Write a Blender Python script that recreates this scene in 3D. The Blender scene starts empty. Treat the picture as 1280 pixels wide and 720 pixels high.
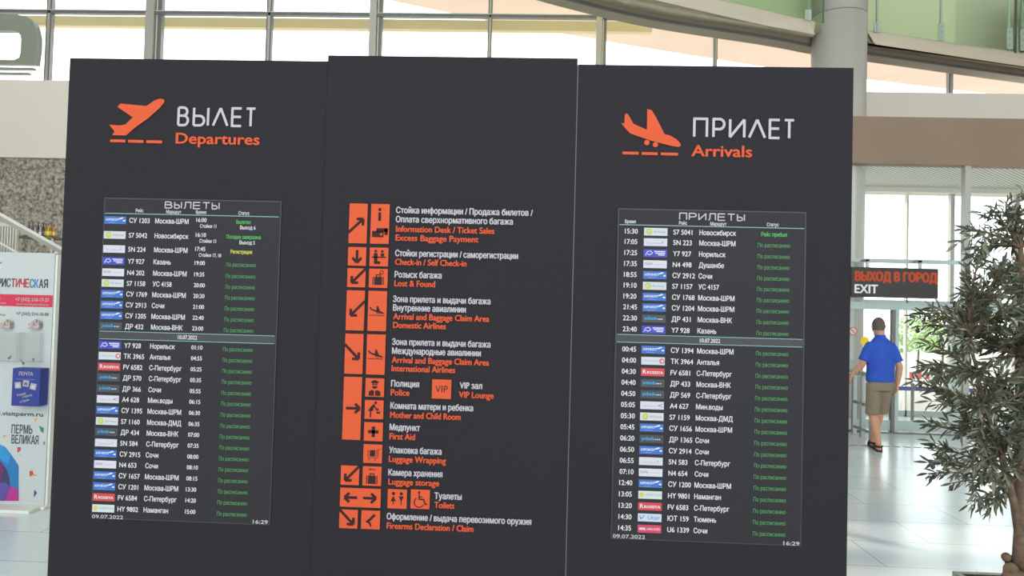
import bpy, bmesh, math, random
import numpy as np
from mathutils import Vector, Matrix
from mathutils.geometry import delaunay_2d_cdt, tessellate_polygon
random.seed(7)
SC = bpy.context.scene
COL = SC.collection

# ---------------------------------------------------------------- camera, sky, sun, exposure
F = 950.0
YAW, PIT, ROL = 0.04324, 0.02868, 0.02671
CAMZ = 1.7
_fw = Vector((-math.sin(YAW)*math.cos(PIT), math.cos(YAW)*math.cos(PIT), math.sin(PIT)))
_rt = Vector((math.cos(YAW), math.sin(YAW), 0)); _up = _rt.cross(_fw)
_r2 = math.cos(ROL)*_rt + math.sin(ROL)*_up
_u2 = -math.sin(ROL)*_rt + math.cos(ROL)*_up
cd = bpy.data.cameras.new('camera'); cam = bpy.data.objects.new('camera', cd); COL.objects.link(cam)
cam.matrix_world = Matrix(((_r2.x, _u2.x, -_fw.x, 0), (_r2.y, _u2.y, -_fw.y, 0), (_r2.z, _u2.z, -_fw.z, CAMZ), (0, 0, 0, 1)))
cd.sensor_width = 36; cd.lens = 36*F/1280; cd.clip_start = .05; cd.clip_end = 500
SC.camera = cam

wd = bpy.data.worlds.new('sky'); SC.world = wd; wd.use_nodes = True
bg = wd.node_tree.nodes['Background']
bg.inputs[0].default_value = (.89, .95, 1, 1); bg.inputs[1].default_value = 3.3
sd = bpy.data.lights.new('sun', 'SUN'); sd.energy = 2.6; sd.angle = .01; sd.color = (1, .84, .7)
sun = bpy.data.objects.new('sun', sd); COL.objects.link(sun)
SUN_AZ, SUN_EL = math.radians(45), math.radians(29.5)
_to = Vector((-math.sin(SUN_AZ)*math.cos(SUN_EL), math.cos(SUN_AZ)*math.cos(SUN_EL), math.sin(SUN_EL)))
sun.rotation_euler = _to.to_track_quat('Z', 'Y').to_euler(); sun.location = (-20, 30, 20)
vs = SC.view_settings
vs.view_transform = 'Standard'; vs.look = 'None'; vs.gamma = 1; vs.use_curve_mapping = False; vs.exposure = 0

# ---------------------------------------------------------------- helpers
def at(px, py, Y):
    d = _fw + _r2*((px-640)/F) - _u2*((py-360)/F)
    d = d*(Y/d.y)
    return d.x, d.z + CAMZ
def X(px, py, Y): return at(px, py, Y)[0]
def Z(px, py, Y): return at(px, py, Y)[1]

def lin(c):
    return tuple(((v/255)/12.92 if v/255 <= .04045 else (((v/255)+.055)/1.055)**2.4) for v in c)
MATS = {}
def mat(name, rgb, rough=.6, metal=0, emit=0, noise=0, nscale=8, bump=0, spec=.5, srgb=True):
    if name in MATS: return MATS[name]
    m = bpy.data.materials.new(name); m.use_nodes = True
    nt = m.node_tree; p = nt.nodes['Principled BSDF']
    c = lin(rgb) if srgb else rgb
    p.inputs['Base Color'].default_value = (*c, 1); p.inputs['Roughness'].default_value = rough
    p.inputs['Metallic'].default_value = metal; p.inputs['Specular IOR Level'].default_value = spec
    if emit:
        p.inputs['Emission Color'].default_value = (*c, 1); p.inputs['Emission Strength'].default_value = emit
        p.inputs['Base Color'].default_value = (.004, .004, .004, 1)
    if noise or bump:
        tc = nt.nodes.new('ShaderNodeTexCoord'); n = nt.nodes.new('ShaderNodeTexNoise')
        n.inputs['Scale'].default_value = nscale; n.inputs['Detail'].default_value = 6
        nt.links.new(tc.outputs['Object'], n.inputs['Vector'])
        if noise:
            r = nt.nodes.new('ShaderNodeValToRGB')
            r.color_ramp.elements[0].position = .35; r.color_ramp.elements[1].position = .65
            r.color_ramp.elements[0].color = (*[v*(1-noise) for v in c], 1)
            r.color_ramp.elements[1].color = (*[min(1, v*(1+noise)) for v in c], 1)
            nt.links.new(n.outputs['Fac'], r.inputs['Fac']); nt.links.new(r.outputs['Color'], p.inputs['Base Color'])
        if bump:
            b = nt.nodes.new('ShaderNodeBump'); b.inputs['Strength'].default_value = bump; b.inputs['Distance'].default_value = .02
            nt.links.new(n.outputs['Fac'], b.inputs['Height']); nt.links.new(b.outputs['Normal'], p.inputs['Normal'])
    MATS[name] = m; return m
def glass(name, rgb, gloss=.08, rough=.02):
    if name in MATS: return MATS[name]
    m = bpy.data.materials.new(name); m.use_nodes = True; nt = m.node_tree
    nt.nodes.remove(nt.nodes['Principled BSDF'])
    t = nt.nodes.new('ShaderNodeBsdfTransparent'); t.inputs[0].default_value = (*rgb, 1)
    g = nt.nodes.new('ShaderNodeBsdfGlossy'); g.inputs['Roughness'].default_value = rough
    x = nt.nodes.new('ShaderNodeMixShader'); x.inputs[0].default_value = gloss
    nt.links.new(t.outputs[0], x.inputs[1]); nt.links.new(g.outputs[0], x.inputs[2])
    nt.links.new(x.outputs[0], nt.nodes['Material Output'].inputs[0])
    MATS[name] = m; return m

# glyph outlines of the built-in font, filled by non-zero winding
_G = {}
def _outline(s):
    cu = bpy.data.curves.new('glyph', 'FONT'); cu.body = s; cu.fill_mode = 'NONE'; cu.resolution_u = 3
    o = bpy.data.objects.new('glyph', cu); COL.objects.link(o)
    dg = bpy.context.evaluated_depsgraph_get()
    me = bpy.data.meshes.new_from_object(o.evaluated_get(dg))
    vs_ = [v.co.to_2d() for v in me.vertices]; ed = [tuple(e.vertices) for e in me.edges]
    bpy.data.objects.remove(o); bpy.data.curves.remove(cu); bpy.data.meshes.remove(me)
    return vs_, ed
def _loops(n, ed):
    nx = {}
    for a, b in ed: nx.setdefault(a, []).append(b); nx.setdefault(b, []).append(a)
    seen = set(); out = []
    for s in range(n):
        if s in seen or s not in nx: continue
        lp = [s]; seen.add(s)
        cur = s
        while True:
            c = [q for q in nx[cur] if q not in seen]
            if not c: break
            # keep the vertex order of the outline
            cur = (cur+1) if (cur+1) in c else c[0]
            seen.add(cur); lp.append(cur)
        if len(lp) > 2: out.append(lp)
    return out
_IX = None
def glyph(ch):
    global _IX
    if ch in _G: return _G[ch]
    if _IX is None:
        v, e = _outline('I'); _IX = min(p.x for p in v)
    v, e = _outline(ch+'I')
    if ch == ' ':
        adv = min(p.x for p in v) - _IX
        _G[ch] = ([], [], max(adv, .25)); return _G[ch]
    lps = _loops(len(v), e)
    # the trailing I is the loop with the largest min-x
    last = max(lps, key=lambda l: min(v[i].x for i in l))
    adv = min(v[i].x for i in last) - _IX
    lps = [l for l in lps if l is not last]
    pts = []; cons = []; polys = []
    for l in lps:
        b = len(pts); k = len(l)
        q = [v[i] for i in l]
        pts += q; polys.append(np.array([(p.x, p.y) for p in q]))
        cons += [(b+i, b+(i+1) % k) for i in range(k)]
    V_, E_, F_, *_ = delaunay_2d_cdt(pts, cons, [], 0, 1e-5)
    tris = []
    for f in F_:
        cx = sum(V_[i].x for i in f)/len(f); cy = sum(V_[i].y for i in f)/len(f)
        wn = 0
        for P in polys:
            x0, y0 = P[:, 0], P[:, 1]; x1, y1 = np.roll(x0, -1), np.roll(y0, -1)
            isl = (x1-x0)*(cy-y0)-(cx-x0)*(y1-y0)
            wn += int(np.sum((y0 <= cy) & (y1 > cy) & (isl > 0))) - int(np.sum((y0 > cy) & (y1 <= cy) & (isl < 0)))
        if wn: tris.append(tuple(f))
    _G[ch] = ([(p.x, p.y) for p in V_], tris, adv); return _G[ch]
def text_geo(s):
    vs_, fs = [], []; x = 0
    for ch in s:
        v, f, a = glyph(ch); b = len(vs_)
        vs_ += [(p[0]+x, p[1]) for p in v]; fs += [tuple(b+i for i in t) for t in f]; x += a
    xs = [p[0] for t in fs for p in (vs_[i] for i in t)]
    return vs_, fs, min(xs), max(xs)
_hv = glyph('H')[0]; CAP = max(p[1] for p in _hv)

class MB:
    def __init__(self): self.v = []; self.f = []; self.m = []; self.mats = []
    def mi(self, m):
        if m not in self.mats: self.mats.append(m)
        return self.mats.index(m)
    def add(self, vs_, fs, m):
        b = len(self.v); k = self.mi(m)
        self.v += [tuple(p) for p in vs_]
        for f in fs: self.f.append(tuple(b+i for i in f)); self.m.append(k)
        return self
    def box(self, x0, y0, z0, x1, y1, z1, m):
        x0, x1 = sorted((x0, x1)); y0, y1 = sorted((y0, y1)); z0, z1 = sorted((z0, z1))
        v = [(x, y, z) for x in (x0, x1) for y in (y0, y1) for z in (z0, z1)]
        return self.add(v, [(0, 1, 3, 2), (4, 6, 7, 5), (0, 4, 5, 1), (2, 3, 7, 6), (0, 2, 6, 4), (1, 5, 7, 3)], m)
    def prism(self, pts, y0, y1, m):           # polygon in XZ, from y0 (front) to y1
        n = len(pts); t = tessellate_polygon([[Vector((p[0], p[1], 0)) for p in pts]])
        v = [(p[0], y0, p[1]) for p in pts] + [(p[0], y1, p[1]) for p in pts]
        f = [tuple(q) for q in t] + [tuple(n+i for i in reversed(q)) for q in t]
        f += [(i, (i+1) % n, n+(i+1) % n, n+i) for i in range(n)]
        return self.add(v, f, m)
    def flat(self, pts, y, m):                  # printed shape lying on an XZ face
        t = tessellate_polygon([[Vector((p[0], p[1], 0)) for p in pts]])
        f = []
        for q in t:
            a, b, c = (pts[i] for i in q)
            cr = (b[0]-a[0])*(c[1]-a[1])-(b[1]-a[1])*(c[0]-a[0])
            f.append(tuple(q) if cr > 0 else tuple(reversed(q)))
        return self.add([(p[0], y, p[1]) for p in pts], f, m)
    def rect(self, x0, z0, x1, z1, y, m): return self.flat([(x0, z0), (x1, z0), (x1, z1), (x0, z1)], y, m)
    def disc(self, cx, cz, r, y, m, n=18, rz=None):
        rz = rz or r
        return self.flat([(cx+r*math.cos(a*2*math.pi/n), cz+rz*math.sin(a*2*math.pi/n)) for a in range(n)], y, m)
    def stroke(self, pts, w, y, m):
        for k, (a, b) in enumerate(zip(pts, pts[1:])):
            self.ly = getattr(self, 'ly', 0)+1
            a, b = Vector(a), Vector(b); d = b-a
            if d.length < 1e-9: continue
            d.normalize(); n = Vector((-d.y, d.x))*w/2; e = d*(w*.5 if len(pts) > 2 else 0)
            a2, b2 = a, b
            if len(pts) > 2:
                if (a - Vector(pts[0])).length > 1e-9: a2 = a-e*.6
                if (b - Vector(pts[-1])).length > 1e-9: b2 = b+e*.6
            self.flat([tuple(a2-n), tuple(b2-n), tuple(b2+n), tuple(a2+n)], y-(self.ly % 12)*.00004, m)
        return self
    def text(self, s, x0, z, x1, cap, y, m, bold=0, rot=0):
        v, f, a, b = text_geo(s); sx = (x1-x0)/(b-a); sz = cap/CAP
        offs = [(0, 0, 0)] if not bold else [(-bold, 0, 0), (bold, 0, 1), (0, bold*.7, 2), (0, -bold*.7, 3)]
        c, sn = math.cos(rot), math.sin(rot)
        for ox, oz, ly in offs:
            q = []
            for p in v:
                u, w = (p[0]-a)*sx+ox, p[1]*sz+oz
                q.append((x0+u*c-w*sn, y-ly*.00012, z+u*sn+w*c))
            self.add(q, f, m)
        return self
    def cyl(self, p0, p1, r0, r1, m, n=14, caps=True):
        p0, p1 = Vector(p0), Vector(p1); d = (p1-p0).normalized()
        u = d.orthogonal().normalized(); w = d.cross(u)
        v = []
        for p, r in ((p0, r0), (p1, r1)):
            v += [p+u*r*math.cos(2*math.pi*i/n)+w*r*math.sin(2*math.pi*i/n) for i in range(n)]
        f = [(i, (i+1) % n, n+(i+1) % n, n+i) for i in range(n)]
        if caps: f += [tuple(reversed(range(n))), tuple(range(n, 2*n))]
        return self.add(v, f, m)
    def tube(self, pts, rs, m, n=8, flat=1.0, up=None):
        pts = [Vector(p) for p in pts]; v = []; f = []
        u = None
        for i, p in enumerate(pts):
            d = (pts[min(i+1, len(pts)-1)]-pts[max(i-1, 0)]).normalized()
            if u is None: u = d.orthogonal().normalized() if up is None else (Vector(up)-d*Vector(up).dot(d)).normalized()
            u = (u-d*u.dot(d)).normalized(); w = d.cross(u)
            r = rs[i] if hasattr(rs, '__len__') else rs
            v += [p+u*r*math.cos(2*math.pi*k/n)*flat+w*r*math.sin(2*math.pi*k/n) for k in range(n)]
        for i in range(len(pts)-1):
            f += [(i*n+k, i*n+(k+1) % n, (i+1)*n+(k+1) % n, (i+1)*n+k) for k in range(n)]
        f += [tuple(reversed(range(n))), tuple((len(pts)-1)*n+k for k in range(n))]
        return self.add(v, f, m)
    def rings(self, rg, m, n=20):               # stacked ellipses: (centre, rx, ry, [tilt matrix])
        v = []; f = []
        for c, rx, ry in rg:
            v += [(c[0]+rx*math.cos(2*math.pi*k/n), c[1]+ry*math.sin(2*math.pi*k/n), c[2]) for k in range(n)]
        for i in range(len(rg)-1):
            f += [(i*n+k, i*n+(k+1) % n, (i+1)*n+(k+1) % n, (i+1)*n+k) for k in range(n)]
        f += [tuple(reversed(range(n))), tuple((len(rg)-1)*n+k for k in range(n))]
        return self.add(v, f, m)
    def lathe(self, c, prof, m, n=16):
        return self.rings([((c[0], c[1], c[2]+z), r, r) for r, z in prof], m, n)
    def build(self, name, parent=None, smooth=False, bevel=0, kind=None, label=None, cat=None, group=None, origin=None):
        me = bpy.data.meshes.new(name)
        org = Vector(origin) if origin is not None else Vector((0, 0, 0))
        base = org.copy()
        if parent is not None: base = Vector(parent['_w']) if '_w' in parent else parent.location.copy()
        me.from_pydata([tuple(Vector(p)-(base if parent is not None else org)) for p in self.v], [], self.f)
        for m in self.mats: me.materials.append(m)
        for p, k in zip(me.polygons, self.m): p.material_index = k; p.use_smooth = smooth
        me.update()
        o = bpy.data.objects.new(name, me); COL.objects.link(o)
        if parent is not None: o.parent = parent; o['_w'] = tuple(base)
        else: o.location = org; o['_w'] = tuple(org)
        if bevel:
            b = o.modifiers.new('bevel', 'BEVEL'); b.width = bevel; b.segments = 2; b.limit_method = 'ANGLE'
        tag(o, label, cat, group, kind)
        return o
def tag(o, label=None, cat=None, group=None, kind=None):
    if label: o['label'] = label
    if cat: o['category'] = cat
    if group: o['group'] = group
    if kind: o['kind'] = kind
    return o
def thing(name, label, cat, loc, group=None):
    o = bpy.data.objects.new(name, None); o.empty_display_size = .1; COL.objects.link(o); o.location = loc; o['_w'] = tuple(loc)
    return tag(o, label, cat, group)
def remesh(o, voxel, smooth=2):
    r = o.modifiers.new('remesh', 'REMESH'); r.mode = 'VOXEL'; r.voxel_size = voxel; r.use_smooth_shade = True
    if smooth:
        s = o.modifiers.new('smooth', 'SMOOTH'); s.iterations = smooth; s.factor = .5
    dg = bpy.context.evaluated_depsgraph_get()
    me = bpy.data.meshes.new_from_object(o.evaluated_get(dg))
    mats = list(o.data.materials); o.modifiers.clear(); o.data = me
    if not len(me.materials):
        for m in mats: me.materials.append(m)
    for p in me.polygons: p.use_smooth = True
    return o

# ---------------------------------------------------------------- materials
WHITE = mat('white paint', (214, 212, 202), .6)
BAND = mat('spandrel paint', (233, 225, 212), .55)
BROWN = mat('brown cladding', (142, 118, 98), .6, noise=.03, nscale=1.5)
STEEL = mat('brushed steel', (170, 172, 170), .35, .7)
ALU = mat('window aluminium', (178, 175, 168), .45, .3)
DARKALU = mat('dark aluminium', (118, 116, 112), .45, .3)  # this and the window aluminium are lightened, haze put into the colour
TEAL = mat('teal anodised rail', (182, 198, 193), .4, .1)  # rail tone paled, the haze over it is in the colour
SOFFIT_SHADE = mat('shaded soffit tone', (170, 160, 140), .6)  # darker than the fascia: shade under the slab painted into the colour
CREAM = mat('cream fascia paint', (205, 192, 172), .6)
PEACH = mat('peach canopy lining', (228, 199, 178), .6, noise=.025, nscale=.6)
TAN = mat('tan blind', (222, 200, 150), .6)
GLASS = glass('clear glazing', (.97, .985, .98), .04)
GREENGLASS = glass('green balustrade glass', (.93, .975, .915), .06)
GLASSEDGE = mat('glass edge green', (74, 92, 80), .3)
CHAR = mat('charcoal laminate', (34, 31, 36), .7, noise=.05, nscale=60, spec=.2)
CHAREDGE = mat('panel edge grey', (96, 92, 92), .5)
ORANGE = mat('orange vinyl', (198, 80, 44), .6, spec=.2)
VINYL = mat('white vinyl', (176, 170, 175), .6, spec=.2)
GLYPH = mat('dark vinyl', (48, 28, 27), .7, spec=.2)
SCREEN = mat('lit screen', (62, 62, 67), .45, emit=.5, spec=.15)
SCRTXT = mat('screen white', (225, 226, 230), .5, emit=1)
SCRDIM = mat('screen grey white', (190, 192, 196), .5, emit=1)
SCRGREEN = mat('screen green', (66, 150, 78), .5, emit=1)
SCRLIME = mat('screen bright green', (70, 190, 84), .5, emit=1)
SCRYEL = mat('screen yellow', (220, 220, 60), .5, emit=1)
SCRLINE = mat('screen teal line', (130, 178, 182), .5, emit=1)
SCRBAR = mat('screen dark bar', (44, 46, 50), .5, emit=1)
def L(n, c): return mat('logo '+n, c, .5, emit=1)

# floor: large glossy tiles
fm = bpy.data.materials.new('glossy floor tiles'); fm.use_nodes = True
nt = fm.node_tree; p = nt.nodes['Principled BSDF']
tc = nt.nodes.new('ShaderNodeTexCoord'); br = nt.nodes.new('ShaderNodeTexBrick')
br.inputs['Scale'].default_value = 1; br.inputs['Brick Width'].default_value = 1.2; br.inputs['Row Height'].default_value = .6
br.inputs['Mortar Size'].default_value = .004; br.inputs['Mortar Smooth'].default_value = .3
br.inputs['Color1'].default_value = (*lin((212, 221, 224)), 1); br.inputs['Color2'].default_value = (*lin((217, 226, 229)), 1)
br.inputs['Mortar'].default_value = (*lin((140, 144, 144)), 1)
nt.links.new(tc.outputs['Object'], br.inputs['Vector']); nt.links.new(br.outputs['Color'], p.inputs['Base Color'])
p.inputs['Roughness'].default_value = .2; p.inputs['Specular IOR Level'].default_value = 1.0; p.inputs['IOR'].default_value = 1.55
MATS['floor'] = fm
# stone wall: rough dark split stone
sm = bpy.data.materials.new('split stone'); sm.use_nodes = True
nt = sm.node_tree; p = nt.nodes['Principled BSDF']
tc = nt.nodes.new('ShaderNodeTexCoord'); n1 = nt.nodes.new('ShaderNodeTexNoise'); n1.inputs['Scale'].default_value = 15; n1.inputs['Detail'].default_value = 9; n1.inputs['Roughness'].default_value = .72
rp = nt.nodes.new('ShaderNodeValToRGB'); rp.color_ramp.elements[0].position = .36; rp.color_ramp.elements[1].position = .64
rp.color_ramp.elements[0].color = (*lin((86, 80, 72)), 1); rp.color_ramp.elements[1].color = (*lin((212, 202, 186)), 1)
nt.links.new(tc.outputs['Object'], n1.inputs['Vector']); nt.links.new(n1.outputs['Fac'], rp.inputs['Fac']); nt.links.new(rp.outputs['Color'], p.inputs['Base Color'])
bm_ = nt.nodes.new('ShaderNodeBump'); bm_.inputs['Strength'].default_value = .6; bm_.inputs['Distance'].default_value = .04
nt.links.new(n1.outputs['Fac'], bm_.inputs['Height']); nt.links.new(bm_.outputs['Normal'], p.inputs['Normal']); p.inputs['Roughness'].default_value = .9
STONE = sm
# perforated grating
gm = bpy.data.materials.new('perforated ceiling grating'); gm.use_nodes = True
nt = gm.node_tree; p = nt.nodes['Principled BSDF']
tc = nt.nodes.new('ShaderNodeTexCoord'); mp = nt.nodes.new('ShaderNodeMapping'); mp.inputs['Rotation'].default_value = (0, 0, .785)
wv = nt.nodes.new('ShaderNodeTexWave'); wv.inputs['Scale'].default_value = 5
rp = nt.nodes.new('ShaderNodeValToRGB'); rp.color_ramp.elements[0].color = (*lin((128, 128, 118)), 1); rp.color_ramp.elements[1].color = (*lin((226, 226, 216)), 1)
nt.links.new(tc.outputs['Object'], mp.inputs['Vector']); nt.links.new(mp.outputs[0], wv.inputs['Vector']); nt.links.new(wv.outputs['Fac'], rp.inputs['Fac']); nt.links.new(rp.outputs['Color'], p.inputs['Base Color'])
GRATE = gm

# ---------------------------------------------------------------- the setting
S = 'structure'
YW = 11.76      # glazed entrance wall
YF = 13.7       # facade line
XL, XR, CEIL = -11.0, 13.0, 11.0
fl = MB().box(XL, -9, -.2, XR, YF+.4, 0, MATS['floor']); fl.build('floor', kind=S)
MB().box(XL-.3, -9, CEIL, XR+.3, YF+.6, CEIL+.3, WHITE).build('ceiling', kind=S)
MB().box(XL-.3, -9, 0, XL, YF+.6, CEIL, WHITE).build('wall_left', kind=S)
MB().box(XR, -9, 0, XR+.3, YF+.6, CEIL, WHITE).build('wall_right', kind=S)
MB().box(-70, YF+.4, -.25, 70, 90, -.03, mat('outdoor paving', (186, 184, 178), .8, noise=.05, nscale=1)).build('ground', kind=S)

band_top = Z(1170, 116, YF); band_bot = Z(45, 197, YF)
ox0 = 3.2                                         # where the entrance opening starts (behind the stand)
hdr_bot = Z(1150, 240, YF)
MB().box(XL, YF+.08, 0, ox0, YF+.4, band_bot, STONE).build('wall_back', kind=S)
b = MB().box(XL, YF, band_bot, ox0, YF+.4, band_top, BAND); b.box(ox0, YF, hdr_bot, XR, YF+.4, band_top, BAND)
b.build('trim_1', kind=S)
# brown fascia box over the entrance, with the grating ceiling behind it
bt, bb = Z(1170, 149, YW), Z(1170, 207, YW)
b = MB().box(ox0, YW-.1, bb, XR, YW+.15, bt, BROWN); b.box(ox0, YW+.15, bt-.06, XR, YF, bt, BROWN); b.build('trim_2', kind=S)
MB().box(ox0, YW+.15, bb, XR, YF, bb+.04, GRATE).build('trim_3', kind=S)
MB().box(ox0-.12, YW, 0, ox0, YF+.4, bt, WHITE).build('wall_entrance', kind=S)

# upper curtain wall on the spandrel
w1 = bpy.data.objects.new('window_1', None); COL.objects.link(w1); w1['kind'] = S; w1.location = (0, YF+.2, band_top); w1['_w'] = (0, YF+.2, band_top)
YG = YF+.2
zs_top = Z(1050, 61, 12.5)+.15
for px, py, wpx, mm in ((62, 50, 7, 0), (193, 40, 19, 1), (337, 40, 7, 0), (470, 40, 15, 1), (612.5, 40, 5, 0), (751.5, 45, 13, 1), (894, 60, 4.5, 0), (1032, 70, 5, 0), (1187, 105, 5, 0), (1330, 110, 6, 1)):
    x = X(px, py, YG); hw = wpx/F*YG/2
    b = MB(); CE = zs_top if px > 1000 else CEIL
    if mm:
        b.box(x-hw, YG-.09, band_top, x+hw*.15, YG+.1, CE, ALU); b.box(x+hw*.15, YG-.02, band_top, x+hw, YG+.1, CE, DARKALU); b.box(x+hw*.3, YG-.03, band_top, x+hw*.45, YG, CE, WHITE)
    else:
        b.box(x-hw, YG-.05, band_top, x-hw*.4, YG+.05, CE, DARKALU); b.box(x-hw*.4, YG-.06, band_top, x+hw*.5, YG+.05, CE, ALU); b.box(x+hw*.5, YG-.05, band_top, x+hw, YG+.05, CE, DARKALU)
    b.build('mullion', w1)
tz = Z(430, 20, YG)
for dz, xt in ((0, X(812, 24, YG)), (2.0, -1.2)):
    b = MB().box(XL, YG-.06, tz-.02+dz, xt, YG+.04, tz+.035+dz, DARKALU); b.box(XL, YG-.075, tz+.03+dz, xt, YG+.02, tz+.045+dz, TEAL); b.build('transom', w1)
MB().box(XL, YG-.006, band_top, XR, YG+.006, CEIL, GLASS).build('glass', w1)
# tan blind box just outside
zt, zb = Z(100, 20, YF+.75), Z(100, 32, YF+.75)
MB().box(XL-2, YF+.75, zb, X(815, 30, YF+.75), YF+.9, zt, TAN).build('trim_4', kind=S)

# outdoor canopy with the peach underside
ZC = 8.6
def on_z(px, py, z):
    d = _fw + _r2*((px-640)/F) - _u2*((py-360)/F)
    t = (z-CAMZ)/d.z
    return (d.x*t, d.y*t)
edge = [on_z(a, c, ZC) for a, c in ((330, -40), (485, 0), (590, 22), (680, 38), (800, 59), (945, 82), (1080, 99), (1225, 116), (1400, 133))]
poly = edge + [(edge[-1][0]+12, edge[-1][1]), (edge[-1][0]+12, YF+.5), (edge[0][0], YF+.5)]
n = len(poly); t = tessellate_polygon([[Vector((a, c, 0)) for a, c in poly]])
b = MB(); b.add([(a, c, ZC) for a, c in poly]+[(a, c, ZC+.5) for a, c in poly],
                [tuple(q) for q in t]+[tuple(n+i for i in q) for q in t]+[(i, (i+1) % n, n+(i+1) % n, n+i) for i in range(n)], PEACH)
b.build('canopy', kind=S)

# mezzanine: curved slab edge with cream fascia, soffit with its shade put into the colour, green glass balustrade
MEZ_D = 12.5
zs = Z(1050, 61, MEZ_D)                            # underside of the slab edge
low = [(600, -30), (705, 0), (810, 25), (960, 49), (1018, 60), (1083, 69), (1180, 83), (1280, 97), (1420, 115)]
inner = [on_z(a, c, zs) for a, c in low]
def off(cur, d):
    out = []
    for i, p_ in enumerate(cur):
        a, c = Vector(cur[max(i-1, 0)]), Vector(cur[min(i+1, len(cur)-1)])
        t_ = (c-a).normalized(); nrm = Vector((t_.y, -t_.x))
        out.append(tuple(Vector(p_)+nrm*d))
    return out
def curved(b, c0, c1, z0, z1, m):                  # a wall between two plan curves
    n = len(c0)
    v = [(*p_, z) for z in (z0, z1) for cur in (c0, c1) for p_ in cur]
    f = []
    for i in range(n-1):
        j = i+1
        f += [(i, j, 2*n+j, 2*n+i), (n+i, 3*n+i, 3*n+j, n+j), (i, n+i, n+j, j), (2*n+i, 2*n+j, 3*n+j, 3*n+i)]
    f += [(0, 2*n, 3*n, n), (n-1, 2*n-1, 4*n-1, 3*n-1)]
    b.add(v, f, m); return b
def fine(cur, k=6):
    # Catmull-Rom
    P = [Vector(p_) for p_ in cur]; P = [2*P[0]-P[1]]+P+[2*P[-1]-P[-2]]; out = []
    for i in range(1, len(P)-2):
        for s in range(k):
            u = s/k; a, b_, c, d = P[i-1], P[i], P[i+1], P[i+2]
            out.append(tuple(.5*((2*b_)+(c-a)*u+(2*a-5*b_+4*c-d)*u*u+(3*b_-a-3*c+d)*u**3)))
    out.append(tuple(P[-2])); return out
inner = fine(inner)
zf0 = Z(1050, 53, MEZ_D-.25); zf1 = Z(1050, 35, MEZ_D-.3)
fas = off(inner, .35); fas2 = off(inner, .43)
slab = [(p_[0], min(p_[1]+.02, YF-.12)) for p_ in inner]
mz = MB(); curved(mz, inner, [(p_[0]+.05, max(p_[1]+.3, p_[1])) for p_ in inner], zs, zs+.25, SOFFIT_SHADE)
curved(mz, off(inner, .03), inner, zs-.0, zs+.05, DARKALU)
curved(mz, fas, inner, zs+.13, zs+.25, SOFFIT_SHADE)
mz.build('trim_5', kind=S)

# upper floor behind the balustrade
up_ = [(inner[0][0], YF-.15)]
b = MB(); curved(b, fas, off(inner, -.45), zf1-.1, zf1-.02, CREAM); b.build('floor_upper', kind=S)
b = MB(); curved(b, off(inner, -.4), off(inner, -.5), zf1-.02, CEIL, mat('upper wall paint', (240, 238, 208), .6)); b.build('wall_upper', kind=S)

def along(cur, x):                                  # plan point on a curve where its column in the photo is x
    for a, c in zip(cur, cur[1:]):
        if a[0] <= x <= c[0]:
            u = (x-a[0])/(c[0]-a[0]); return (x, a[1]+(c[1]-a[1])*u)
    return cur[-1]
def cut(cur, xa, xb):
    return [along(cur, xa)]+[p_ for p_ in cur if xa < p_[0] < xb]+[along(cur, xb)]
gl = off(inner, .47); gl2 = off(inner, .455)
def px_on(cur, px, py):                             # x on the curve seen in column px
    best = min(((abs(p_[0]/p_[1]-X(px, py, 1.0)), p_) for k in range(len(cur)-1) for s in range(12)
                for p_ in [(cur[k][0]+(cur[k+1][0]-cur[k][0])*s/12, cur[k][1]+(cur[k+1][1]-cur[k][1])*s/12)]), key=lambda q: q[0])
    return best[1][0]
mf = MB()
for xa, xb in ((fas2[1][0], px_on(fas2, 1019, 45)), (px_on(fas2, 1082.5, 48), fas2[-2][0])):
    curved(mf, cut(fas2, xa, xb), cut(fas, xa, xb), zf0, zf1, CREAM)
mf.build('trim_6', kind=S)
gx = [gl[2][0], px_on(gl, 1029, 20), px_on(gl, 1083, 20), px_on(gl, 1269.5, 30), gl[-2][0]]
zg0, zg1 = zf1-.02, zf1+1.15
bals = [thing('glass_balustrade', 'green tinted glass balustrade on the curved upper floor edge, left of the white column', 'balustrade', (gx[1], along(gl, gx[1])[1], zg0), 'glass balustrades on the upper floor edge'),
        thing('glass_balustrade', 'green tinted glass balustrade on the curved upper floor edge, right of the white column', 'balustrade', (gx[2], along(gl, gx[2])[1], zg0), 'glass balustrades on the upper floor edge')]
for k, (xa, xb) in enumerate(((gx[0], gx[1]), (gx[2], gx[3]-.012), (gx[3]+.012, gx[4]))):
    bal = bals[k > 0]
    b = MB(); curved(b, cut(gl, xa, xb), cut(gl2, xa, xb), zg0, zg1, GREENGLASS); b.build('glass_panel', bal)
    for xe in (xa, xb):
        q = along(gl, xe); MB().box(q[0]-.008, q[1]-.004, zg0, q[0]+.008, q[1]+.018, zg1, GLASSEDGE).build('glass_edge', bal)
for px, py, hh in ((1010, 18, .16), (1096, 33, .16), (1176.5, 38, .28), (1261, 46, .36), (1278, 48, .36)):
    bal = bals[px > 1050]
    xx = px_on(gl, px, py); q = along(gl, xx); z0 = Z(px, py, q[1])
    b = MB().box(q[0]-.05, q[1]-.02, z0-hh*.6, q[0]+.05, q[1]-.005, z0+hh*.4, mat('bracket steel', (165, 182, 165), .4, .2))
    for s in (-.3, 0, .3):
        b.cyl((q[0], q[1]-.03, z0-hh*.1+s*hh), (q[0], q[1]-.02, z0-hh*.1+s*hh), .02, .02, STEEL, 10)
    b.build('bracket', bal)
    MB().box(q[0]+.02, q[1]+.06, z0-hh*.6, q[0]+.05, q[1]+.1, zg1, mat('baluster paint', (190, 205, 190), .5)).build('baluster', bal)

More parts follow.
